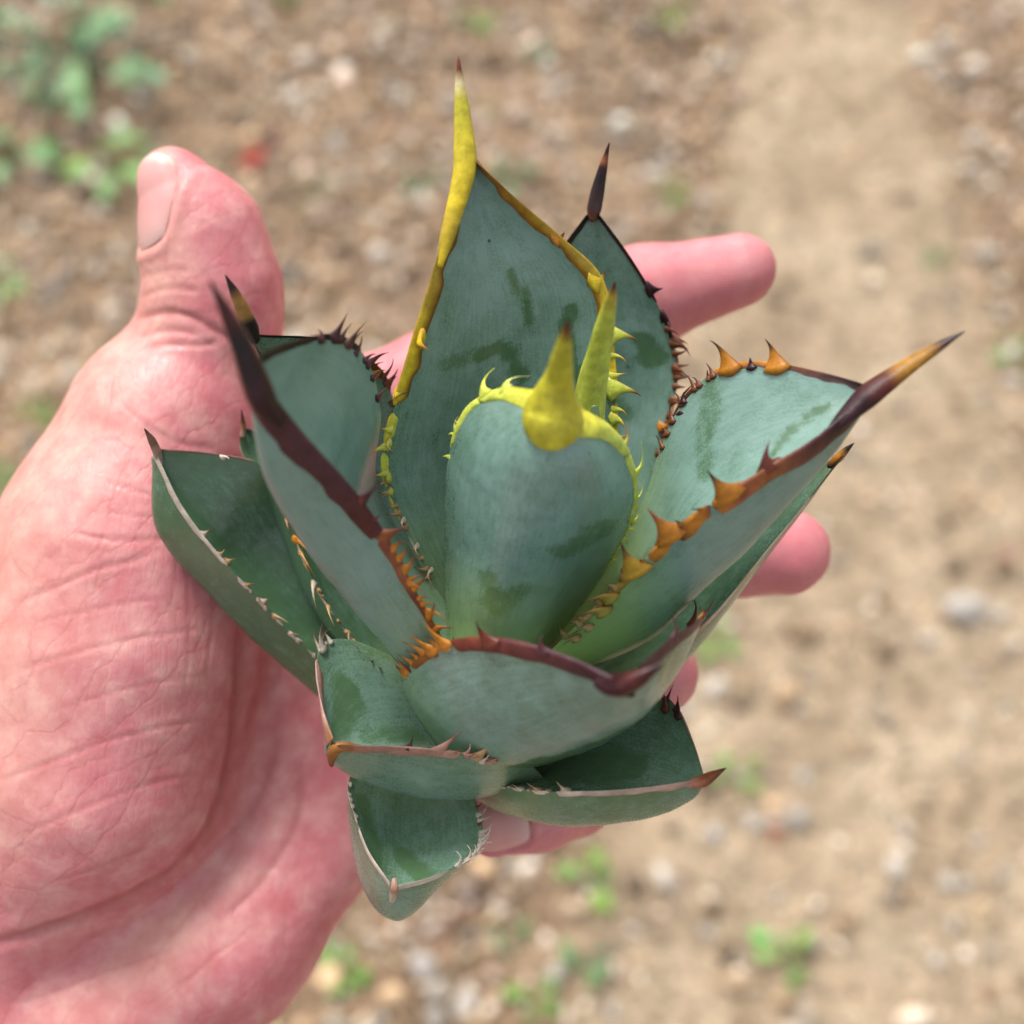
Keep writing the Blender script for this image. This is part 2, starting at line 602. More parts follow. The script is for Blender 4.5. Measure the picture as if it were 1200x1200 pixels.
def build_pebbles():
    v0, f0 = subdiv_tri(ICO_V, ICO_F)
    # px, py, size mm, colour index
    white, grey, tan, rust = (0.72, 0.66, 0.60), (0.50, 0.47, 0.44), (0.52, 0.42, 0.30), (0.50, 0.27, 0.15)
    spec = [(943, 908, 12, white), (1062, 970, 11, white), (886, 963, 13, white), (838, 976, 14, white), (872, 1012, 10, tan),
            (1090, 747, 11, white), (1145, 802, 10, tan), (1030, 802, 10, tan), (938, 828, 9, white), (1046, 840, 8, tan),
            (806, 828, 12, white), (1132, 884, 9, white), (1190, 938, 10, tan), (1118, 1082, 9, white), (1018, 1072, 9, tan),
            (957, 1106, 9, white), (944, 1192, 9, white), (1160, 1164, 10, rust), (1178, 820, 10, tan), (1008, 852, 9, tan),
            (975, 805, 8, tan), (1090, 930, 8, tan), (1133, 1034, 9, white), (836, 1036, 9, tan), (700, 1048, 10, white),
            (912, 1048, 8, white), (650, 1142, 14, white), (545, 1182, 20, white), (496, 1132, 20, white), (470, 1060, 10, tan),
            (602, 1018, 13, white), (742, 1090, 9, white), (832, 1090, 9, white), (860, 1120, 10, white), (780, 1160, 9, tan),
            (1048, 745, 7, tan), (1010, 705, 8, tan), (1060, 882, 7, tan), (1000, 1015, 8, tan), (1148, 985, 9, white),
            (300, 1188, 11, white), (440, 1190, 12, tan), (720, 1185, 9, white), (885, 1175, 8, tan), (1060, 1135, 9, tan),
            (133, 4, 9, white), (176, 118, 8, white), (225, 105, 7, tan), (1020, 290, 12, grey), (945, 20, 9, tan),
            (780, 160, 9, tan), (420, 122, 7, white), (418, 190, 8, white), (470, 165, 7, tan), (320, 195, 7, tan),
            (1150, 290, 9, tan), (1120, 350, 9, grey), (1175, 330, 9, tan), (60, 410, 9, white), (90, 355, 8, tan),
            (30, 430, 8, grey), (1140, 60, 10, tan), (1110, 190, 9, grey), (600, 130, 8, tan), (700, 60, 8, white)]
    meshes = []
    for s in range(6):
        r = 1 + 0.45 * (fbm(v0 * 1.6 + s * 7.3, 2, s) - 0.5)
        meshes.append(v0 * r[:, None] * np.array([1.0, 0.8, 0.62]))
    kind = {white: 'whitish rounded pebble', grey: 'dull grey pebble', tan: 'small tan pebble', rust: 'rust-orange pebble'}
    own = {(1090, 747): 'round white pebble right beside the pale lumpy rock', (806, 828): 'whitish pebble next to the toothed edge of the low thorn-tipped leaf',
           (602, 1018): 'whitish pebble right under the nail of the curled little finger', (650, 1142): 'whitish pebble between two weeds below the little finger',
           (545, 1182): 'largest whitish stone lying below the twig', (496, 1132): 'large whitish stone lying under the reddish-brown twig',
           (943, 908): 'big whitish pebble alone past the brown thorn', (838, 976): 'largest of the whitish pebbles below the brown thorn',
           (886, 963): 'whitish pebble touching the reddish fallen leaf', (872, 1012): 'tan pebble just below the reddish fallen leaf',
           (1062, 970): 'whitish pebble alone in the middle of the lower track', (133, 4): 'whitish pebble beyond the big leafy weed clump',
           (300, 1188): 'whitish pebble against the heel of the palm', (176, 118): 'whitish pebble beside the big leafy weed clump',
           (1145, 802): 'tan pebble just below the pale lumpy rock', (420, 122): 'whitish pebble on the soil left of the tall yellow spine',
           (60, 410): 'whitish pebble on brown soil beside the thumb', (957, 1106): 'whitish pebble beside the seedling by the furrow',
           (470, 1060): 'tan pebble next to the blunt lowest agave leaf', (780, 160): 'tan pebble on the soil beyond the dark-spined agave leaf'}
    def zone(px, py):
        if py > 1010 and px < 800: return 'in the gravel below the agave'
        if py > 600: return 'on the bare track past the fingertips'
        if px > 920: return 'on the soil at the far end of the track'
        return 'on the brown soil beyond the thumb and agave'
    cache = {}
    for j, (px, py, s, c) in enumerate(spec):
        g = ground_pt(px, py)
        key = (j % 6, c)
        if key not in cache:
            o = make('pebble', meshes[key[0]], f0, M_STONE, origin=(0, 0, 0), col=np.tile(c, (len(v0), 1)))
            cache[key] = o
        else:
            o = cache[key].copy()
            COL.objects.link(o)
        k = s * 0.00062
        o.scale = (k, k, k)
        o.rotation_euler = (random.uniform(-.2, .2), random.uniform(-.2, .2), random.uniform(0, 6.28))
        o.location = (g[0], g[1], float(ground_h(np.array([g[0]]), np.array([g[1]]))[0]) + k * 0.28)
        lab = own.get((px, py)) or (kind[c] + ' lying ' + zone(px, py))
        for key2 in ('group',):
            if key2 in o: del o[key2]
        tag(o, lab, 'pebble', 'pebbles scattered on the soil')


def rock(px, py, s, c, label):
    v0, f0 = subdiv_tri(*subdiv_tri(ICO_V, ICO_F))
    g = ground_pt(px, py)
    r = 1 + 1.3 * (fbm(v0 * 1.9 + px, 3, 3) - 0.5)
    v = v0 * r[:, None] * np.array([1.25, 0.85, 0.6]) * s * 0.001
    col = mix(np.array(c), np.array(c) * 0.55, smooth(0.4, 0.6, fbm(v0 * 2.4, 3, 8)))
    z = float(ground_h(np.array([g[0]]), np.array([g[1]]))[0])
    o = make('rock', v + np.array([g[0], g[1], z + s * 0.0002]), f0, M_STONE, col=col)
    tag(o, label, 'rock')


def leaf_blade(L, W, droop, fold=0.15, n=7):
    """a small blade from the origin along +X, with thickness"""
    t = np.linspace(0, 1, n)
    w = W * np.sin(np.pi * np.clip(t * 0.94 + 0.06, 0, 1))**0.7
    x, z = L * t, -droop * L * t**2
    v, th = [], 0.0003
    for i in range(n):
        for s in (-1, -0.5, 0, 0.5, 1):
            v.append((x[i], w[i] * s, z[i] + fold * w[i] * abs(s) + th))
    top = len(v)
    v += [(a, b, c - 2 * th) for a, b, c in v]
    f = []
    for i in range(n - 1):
        for j in range(4):
            a = i * 5 + j
            f.append((a, a + 5, a + 6, a + 1))
            f.append((top + a, top + a + 1, top + a + 6, top + a + 5))
    rim = [i * 5 for i in range(n)] + [(n - 1) * 5 + j for j in range(1, 5)] + [i * 5 + 4 for i in range(n - 2, -1, -1)] + [j for j in range(3, 0, -1)]
    for a, b in zip(rim, rim[1:] + rim[:1]):
        f.append((a, top + a, top + b, b))
    return np.array(v), f


def sweep(path, rad, nseg=10, ref=None, ratio=1.0, dome=True):
    """tube along path (n,3), radii (n,), elliptical with the flat side along ref"""
    path = np.asarray(path, float)
    n = len(path)
    tan = unit(np.gradient(path, axis=0))
    if ref is None:
        ref = np.array([0.31, 0.2, 0.93])
    ref = np.broadcast_to(np.asarray(ref, float), path.shape)
    u = unit(ref - (ref * tan).sum(-1, keepdims=True) * tan)
    w = np.cross(tan, u)
    a = np.linspace(0, 2 * np.pi, nseg, endpoint=False)
    rad = np.asarray(rad, float)[:, None, None]
    ring = (np.cos(a)[None, :, None] * u[:, None] + np.sin(a)[None, :, None] * w[:, None] * ratio) * rad
    v = (path[:, None] + ring).reshape(-1, 3)
    f = []
    for i in range(n - 1):
        for j in range(nseg):
            p, q = i * nseg + j, i * nseg + (j + 1) % nseg
            f.append((p, q, q + nseg, p + nseg))
    b = len(v)
    r0 = float(rad[0, 0, 0])
    v = np.concatenate([v, [path[0] - tan[0] * (r0 * 0.6 if dome else 0)], [path[-1] + tan[-1] * float(rad[-1, 0, 0]) * 0.5]])
    for j in range(nseg):
        f.append(((j + 1) % nseg, j, b))
        f.append(((n - 1) * nseg + j, (n - 1) * nseg + (j + 1) % nseg, b + 1))
    return v, f, np.tile(a, n), np.repeat(np.arange(n), nseg)


def rotz(v, a):
    c, s = math.cos(a), math.sin(a)
    return np.stack([v[:, 0] * c - v[:, 1] * s, v[:, 0] * s + v[:, 1] * c, v[:, 2]], -1)


def build_weeds():
    G = {'b': (0.12, 0.27, 0.04), 'd': (0.040, 0.145, 0.060), 't': (0.070, 0.195, 0.075), 'y': (0.20, 0.29, 0.06)}
    # px, py, leaves, leaf length mm, plant height mm, colour, round?, label
    W = [(95, 100, 34, 36, 80, 't', 'leafy weed clump with many rounded bluish-green leaves'),
         (142, 205, 8, 34, 34, 'b', 'small bright green weed just below the big leafy clump'),
         (18, 200, 8, 32, 40, 't', 'bluish-green weed beside the big leafy clump'),
         (188, 2, 7, 20, 20, 'b', 'bright green seedling tuft on bare ground beyond the thumb'),
         (337, 8, 6, 17, 18, 'y', 'pale yellow-green seedling beyond the thumb'),
         (558, 26, 6, 18, 18, 'b', 'bright green seedling beyond the tallest agave spine'),
         (632, 66, 5, 16, 16, 't', 'dull green seedling near the bright one beyond the agave'),
         (785, 26, 6, 18, 18, 'y', 'yellow-green tuft beside the edge of the bare track'),
         (500, 214, 5, 24, 14, 't', 'flat dark bluish-green weed left of the tall agave leaf'),
         (600, 218, 5, 24, 14, 't', 'flat dark bluish-green weed right of the tall agave leaf'),
         (575, 135, 4, 13, 10, 't', 'tiny dull green seedling behind the tall agave spine'),
         (790, 226, 6, 18, 14, 'y', 'pale green tuft above the index fingertip'),
         (368, 230, 4, 24, 10, 'y', 'thin grassy tuft between thumb and agave'),
         (1188, 426, 6, 20, 18, 'b', 'bright green seedling on the dark soil past the track'),
         (44, 482, 6, 16, 14, 'b', 'bright green seedling on brown soil beside the wrist side of the thumb'),
         (4, 335, 7, 20, 20, 'b', 'bright green weed on the soil by the thumb side'),
         (2, 565, 6, 18, 18, 'b', 'bright green weed close beside the base of the thumb'),
         (836, 746, 8, 18, 18, 'b', 'bright green weed under the middle fingertip'),
         (862, 914, 7, 17, 18, 'b', 'bright green weed behind the brown spine of the low leaf'),
         (402, 1142, 8, 18, 20, 'b', 'bright green weed beside the heel of the palm'),
         (622, 1176, 7, 17, 18, 'b', 'bright green weed among whitish pebbles'),
         (596, 1106, 5, 15, 12, 'd', 'dull green seedling near whitish pebbles'),
         (690, 1032, 7, 20, 18, 'b', 'loose green weed below the curled little finger'),
         (686, 1128, 6, 17, 14, 't', 'greyish-green weed among pebbles below the little finger'),
         (918, 1124, 7, 20, 20, 'b', 'bright green seedling by the dark furrow'),
         (1100, 300, 5, 14, 12, 't', 'dull green seedling on the dark soil past the track')]
    for j, (px, py, n, L, H, ck, label) in enumerate(W):
        g = ground_pt(px, py)
        gz = float(ground_h(g[:1], g[1:2])[0])
        base = np.array([g[0], g[1], gz])
        root = bpy.data.objects.new('weed', None)
        root.empty_display_size = 0.01
        COL.objects.link(root)
        root.location = base
        tag(root, label, 'weed', 'weeds growing on the ground')
        for q in range(n):
            a = q * 2.4 + random.uniform(-.4, .4)
            h = H * 0.001 * (0.35 + 0.65 * random.random())
            reach = L * 0.001 * (0.35 + (2.0 if n > 10 else 0.5) * random.random())
            tip = np.array([reach * math.cos(a), reach * math.sin(a), h])
            path = spline(np.linspace(0, 1, 5), [0, .5, 1], [(0, 0, -0.003), tuple(tip * np.array([.35, .35, .7])), tuple(tip)])
            v, f, *_ = sweep(path, np.full(5, 0.0008), 5)
            make('stem', v + base, f, M_WEED, root, origin=base, col=np.tile(np.array(G[ck]) * 0.9, (len(v), 1)))
            l = L * (0.001 if n > 7 and py < 300 else 0.0008) * random.uniform(0.6, 1.15)
            bv, bf = leaf_blade(l, l * (0.12 if 'grassy' in label else random.uniform(0.26, 0.38)), random.uniform(-0.1, 0.6))
            bv = rotz(bv, a + random.uniform(-.5, .5)) + tip
            make('leaf', bv + base, bf, M_WEED, root, origin=base + tip,
                 col=np.tile(np.array(G[ck]) * np.array([random.uniform(0.6, 1.5), 1, random.uniform(0.7, 1.3)]) * random.uniform(0.55, 1.2), (len(bv), 1)))


def fallen_leaf(px, py, L, c, label, a):
    g = ground_pt(px, py)
    z = float(ground_h(g[:1], g[1:2])[0])
    v, f = leaf_blade(L * 0.001, L * 0.0004, -0.25, 0.35, 9)
    o = make('fallen_leaf', rotz(v, a) + np.array([g[0], g[1], z + 0.004]), f, M_LITTER, col=np.tile(c, (len(v), 1)))
    tag(o, label, 'fallen leaf')


def twig(p, q, r, label):
    a, b = ground_pt(*p), ground_pt(*q)
    t = np.linspace(0, 1, 9)[:, None]
    path = a * (1 - t) + b * t
    path[:, 0] += 0.004 * np.sin(t[:, 0] * 7)
    path[:, 2] = ground_h(path[:, 0], path[:, 1]) + 0.005
    v, f, *_ = sweep(path, np.linspace(r, r * 0.5, 9) * 0.001, 7)
    o = make('twig', v, f, M_LITTER, col=np.tile((0.36, 0.22, 0.16), (len(v), 1)))
    tag(o, label, 'twig')


build_ground()
build_gravel()
build_litter()
build_pebbles()
rock(1132, 712, 16, (0.42, 0.38, 0.34), 'pale grey lumpy rock on the trodden track')
rock(1020, 292, 11, (0.30, 0.25, 0.20), 'dark stone sitting alone on the trodden track')
build_weeds()
fallen_leaf(285, 196, 30, (0.33, 0.045, 0.035), 'red fallen leaf on the soil between thumb and agave', 0.6)
fallen_leaf(325, 172, 22, (0.12, 0.05, 0.055), 'dark purple fallen leaf beside the red one', 2.0)
fallen_leaf(905, 985, 13, (0.26, 0.09, 0.055), 'reddish fallen leaf lying among whitish pebbles', 1.0)
fallen_leaf(1188, 652, 16, (0.33, 0.17, 0.14), 'pinkish fallen leaf at the far edge of the track', 2.6)
twig((462, 1140), (566, 1046), 1.8, 'thin reddish-brown twig lying among pebbles beside the palm')
twig((598, 1012), (660, 1080), 1.2, 'short thin twig below the curled little finger')


def build_pot():
    g = ground_pt(-52, 40)
    prof = [(0.0, 0.004), (0.036, 0.004), (0.040, 0.0), (0.047, 0.072), (0.0515, 0.074), (0.053, 0.088), (0.0500, 0.089), (0.0475, 0.077), (0.0, 0.076)]
    n = 32
    v, f = [], []
    for r, z in prof:
        for i in range(n):
            a = 2 * math.pi * i / n
            v.append((g[0] + r * math.cos(a), g[1] + r * math.sin(a), z - 0.004))
    for k in range(len(prof) - 1):
        for i in range(n):
            a, b = k * n + i, k * n + (i + 1) % n
            f.append((a, b, b + n, a + n))
    o = make('plant_pot', v, f, M_PLASTIC, origin=(g[0], g[1], 0), col=np.tile((0.035, 0.05, 0.055), (len(v), 1)))
    tag(o, 'dark grey plastic plant pot standing past the leafy weed clump', 'plant pot')


build_pot()

# ------------------------------------------------------------------ hand
def C(*p):
    return cs(np.array(p, float))


def cone(p, a, b, ra, rb):
    ba = b - a
    h = np.clip(((p - a) @ ba) / (ba @ ba), 0, 1)
    return np.linalg.norm(p - a - h[:, None] * ba, axis=-1) - (ra + (rb - ra) * h)


def smin(a, b, k):
    h = np.clip(0.5 + 0.5 * (b - a) / k, 0, 1)
    return b * (1 - h) + a * h - k * h * (1 - h)


def chain(pts):
    """[(px,py,d,r), ...] -> list of cones"""
    c = [cs(np.array(q[:3], float)) for q in pts]
    return [(c[i], c[i + 1], pts[i][3], pts[i + 1][3]) for i in range(len(pts) - 1)]


WRIST = (20, 1100, 268)
MCP_I, MCP_M, MCP_R, MCP_P = (405, 500, 274), (445, 640, 280), (455, 775, 283), (438, 903, 280)
PALM = (chain([(*WRIST, 19), (*MCP_I, 12.5)]) + chain([(*WRIST, 19), (*MCP_M, 12.5)])
        + chain([(*WRIST, 19), (*MCP_R, 12)]) + chain([(*WRIST, 19), (*MCP_P, 12)])
        + chain([(*MCP_I, 12), (*MCP_M, 12), (*MCP_R, 12), (*MCP_P, 11.5)])
        + chain([(*WRIST, 22), (-420, 1560, 230, 25), (-1250, 2250, 190, 30)])
        + chain([(-60, 1070, 262, 21), (-520, 1480, 222, 25), (-1400, 2150, 182, 30)])
        + chain([(390, 985, 276, 12.3), (262, 1094, 270, 20), (120, 1190, 268, 21), (20, 1200, 264, 20)]))
THENAR = chain([(20, 1040, 264, 24), (118, 900, 258, 26.5), (145, 760, 258, 27), (158, 640, 260, 26), (190, 520, 261, 21)])
WEB = chain([(215, 560, 268, 16), (330, 540, 275, 12), (405, 500, 276, 11)])
THUMB = chain([(160, 640, 260, 24.5), (206, 495, 261, 18.6), (246, 390, 260, 13.9), (250, 335, 258, 13.3), (237, 272, 256, 11.6), (205, 213, 253, 7.2)])
INDEX = chain([(*MCP_I, 12), (560, 418, 270, 11.5), (640, 380, 266, 10.9), (760, 345, 262, 10.2), (866, 317, 260, 7.9)])
MIDDLE = chain([(*MCP_M, 12), (640, 640, 268, 11), (760, 645, 262, 10.6), (860, 640, 260, 10.2), (922, 647, 259, 9.2)])
RING = chain([(*MCP_R, 11.5), (620, 790, 266, 10.5), (720, 800, 262, 9.5), (770, 790, 256, 8.6)])
PINKY = chain([(*MCP_P, 11), (560, 905, 272, 9.5), (660, 920, 266, 8.8), (672, 930, 258, 8.2), (630, 948, 250, 8.0), (578, 962, 248, 7.0)])
FINGERS = [(THUMB, 7.0), (INDEX, 6.0), (MIDDLE, 6.0), (RING, 6.0), (PINKY, 5.0)]


def hand_sdf(p):
    p = np.asarray(p, float)
    d = None
    for a, b, ra, rb in PALM:
        q = cone(p, a, b, ra, rb)
        d = q if d is None else smin(d, q, 7.0)
    t = None
    for a, b, ra, rb in THENAR:
        q = cone(p, a, b, ra, rb)
        t = q if t is None else smin(t, q, 10.0)
    d = smin(d, t, 5.0)
    for a, b, ra, rb in WEB:
        d = smin(d, cone(p, a, b, ra, rb), 9.0)
    out = d
    for fg, k in FINGERS:
        f = None
        for a, b, ra, rb in fg:
            q = cone(p, a, b, ra, rb)
            f = q if f is None else smin(f, q, 6.0 if fg is THUMB else 4.0)
        out = np.minimum(out, smin(d, f, k))
    return out


def val_grad(p, e=0.12):
    d = hand_sdf(p)
    g = np.stack([hand_sdf(p + e * np.eye(3)[i]) - d for i in range(3)], -1)
    return d, unit(g)


def surface_nets(lo, hi, h):
    n = np.ceil((hi - lo) / h).astype(int) + 1
    B = 12
    nb = (n + B - 1) // B
    n = nb * B
    val = np.full(n, 50.0, np.float32)
    bc = np.stack(np.meshgrid(*[np.arange(k) for k in nb], indexing='ij'), -1).reshape(-1, 3)
    cen = lo + (bc * B + (B - 1) / 2) * h
    dc = hand_sdf(cen)
    R = h * B * 0.87 + 2.5
    loc = np.stack(np.meshgrid(*[np.arange(B)] * 3, indexing='ij'), -1).reshape(-1, 3)
    for b in bc[dc < -R]:
        val[b[0]*B:b[0]*B+B, b[1]*B:b[1]*B+B, b[2]*B:b[2]*B+B] = -50
    act = bc[np.abs(dc) <= R]
    for s in range(0, len(act), 300):
        q = act[s:s + 300]
        idx = (q[:, None] * B + loc[None]).reshape(-1, 3)
        val[idx[:, 0], idx[:, 1], idx[:, 2]] = hand_sdf(lo + idx * h)
    ins = val < 0
    c = np.zeros(n - 1, np.int8)
    for dx in (0, 1):
        for dy in (0, 1):
            for dz in (0, 1):
                c += ins[dx:n[0]-1+dx, dy:n[1]-1+dy, dz:n[2]-1+dz]
    cell = np.argwhere((c > 0) & (c < 8))
    ids = np.full(n - 1, -1, np.int32)
    ids[cell[:, 0], cell[:, 1], cell[:, 2]] = np.arange(len(cell))
    acc = np.zeros((len(cell), 3))
    cnt = np.zeros(len(cell))
    corners = [(x, y, z) for x in (0, 1) for y in (0, 1) for z in (0, 1)]
    for a in corners:
        for ax in range(3):
            if a[ax] == 0:
                b = list(a)
                b[ax] = 1
                va = val[cell[:, 0]+a[0], cell[:, 1]+a[1], cell[:, 2]+a[2]]
                vb = val[cell[:, 0]+b[0], cell[:, 1]+b[1], cell[:, 2]+b[2]]
                m = (va < 0) != (vb < 0)
                t = va[m] / (va[m] - vb[m])
                q = np.tile(np.array(a, float), (m.sum(), 1))
                q[:, ax] += t
                acc[m] += q
                cnt[m] += 1
    V = lo + (cell + acc / cnt[:, None]) * h
    F = []
    for ax in range(3):
        u, w = (ax + 1) % 3, (ax + 2) % 3
        sl0 = [slice(None)] * 3
        sl1 = [slice(None)] * 3
        sl0[ax], sl1[ax] = slice(0, -1), slice(1, None)
        a, b = ins[tuple(sl0)], ins[tuple(sl1)]
        e = np.argwhere(a != b)
        e = e[(e[:, u] > 0) & (e[:, w] > 0) & (e[:, u] < n[u] - 1) & (e[:, w] < n[w] - 1)]
        flip = a[e[:, 0], e[:, 1], e[:, 2]]
        def cid(du, dw):
            q = e.copy()
            q[:, u] -= du
            q[:, w] -= dw
            return ids[q[:, 0], q[:, 1], q[:, 2]]
        f = np.stack([cid(1, 1), cid(0, 1), cid(0, 0), cid(1, 0)], -1)
        f[~flip] = f[~flip][:, ::-1]
        F.append(f)
    return V, np.concatenate(F)


def split_quads(V, F):
    n = len(V)
    e = np.stack([F, np.roll(F, -1, 1)], -1).reshape(-1, 2)
    e.sort(1)
    ue, inv = np.unique(e, axis=0, return_inverse=True)
    inv = inv.reshape(-1, 4)
    V2 = np.concatenate([V, V[ue].mean(1), V[F].mean(1)])
    m = n + inv
    c = n + len(ue) + np.arange(len(F))
    F2 = np.concatenate([np.stack([F[:, k], m[:, k], c, m[:, (k + 3) % 4]], -1) for k in range(4)])
    return V2, F2


def poly_dist(P, line):
    """distance in px from points to a polyline"""
    L = np.array(line, float)
    best = np.full(len(P), 1e9)
    along = np.zeros(len(P))
    seg = np.linalg.norm(np.diff(L, axis=0), axis=1)
    cum = np.concatenate([[0], np.cumsum(seg)]) / seg.sum()
    for i in range(len(L) - 1):
        ab = L[i + 1] - L[i]
        t = np.clip(((P - L[i]) @ ab) / (ab @ ab), 0, 1)
        d = np.linalg.norm(P - L[i] - t[:, None] * ab, axis=1)
        m = d < best
        best[m] = d[m]
        along[m] = (cum[i] + t * (cum[i + 1] - cum[i]))[m]
    return best, along


CREASES = [  # polyline on the palm side, width px, depth mm
    ([(284, 690), (283, 760), (276, 840), (268, 905), (250, 962), (215, 1010), (170, 1042), (105, 1072), (20, 1098), (-60, 1110)], 6.5, 1.0),
    ([(352, 885), (353, 940), (338, 985), (300, 1040), (250, 1085)], 6, 0.3),
    ([(330, 850), (318, 905), (292, 955), (262, 985)], 6, 0.35),
    ([(150, 376), (190, 366), (222, 370), (252, 386), (285, 402)], 4.0, 0.45),
    ([(155, 396), (200, 387), (240, 394)], 3, 0.22),
    ([(155, 350), (195, 338), (238, 341)], 3, 0.24),
    ([(155, 326), (200, 316), (230, 318)], 2.6, 0.15),
    ([(160, 412), (190, 404), (240, 404), (262, 396)], 3, 0.3),
    ([(195, 640), (160, 655), (110, 668), (60, 690), (5, 712)], 3.0, 0.21),
    ([(230, 622), (180, 632), (130, 632), (75, 622)], 3.0, 0.18),
    ([(250, 735), (200, 742), (140, 752), (70, 770), (0, 792)], 2.6, 0.15),
    ([(262, 840), (200, 850), (120, 870), (40, 900), (-20, 920)], 2.6, 0.17),
    ([(240, 905), (170, 920), (90, 950), (10, 985)], 2.6, 0.15),
    ([(140, 470), (175, 500), (215, 520), (262, 524)], 2.6, 0.15),
    ([(110, 560), (160, 575), (215, 590), (262, 600)], 2.6, 0.13),
    ([(120, 600), (180, 607), (240, 618)], 2.2, 0.12),
    ([(205, 700), (150, 706), (80, 720), (20, 735)], 2.2, 0.12),
    ([(270, 790), (210, 795), (130, 812), (50, 838)], 2.2, 0.12),
    ([(180, 990), (120, 1015), (60, 1035)], 2.2, 0.12),
    ([(210, 1110), (150, 1130), (70, 1160), (10, 1180)], 2.6, 0.15),
    ([(300, 1085), (240, 1130), (180, 1190)], 2.2, 0.11),
    ([(230, 560), (245, 640), (250, 720), (240, 800)], 2.2, 0.10),
    ([(205, 580), (218, 660), (222, 750), (214, 830)], 2.2, 0.08),
]


NAILS = [((185, 239, 250), (-0.77, 0.14, 0.62), (-0.10, 1, 0.0), 9.9, 7.3), ((588, 963, 246), (-0.12, -0.12, 1), (-1, -0.25, 0), 6.2, 4.8)]


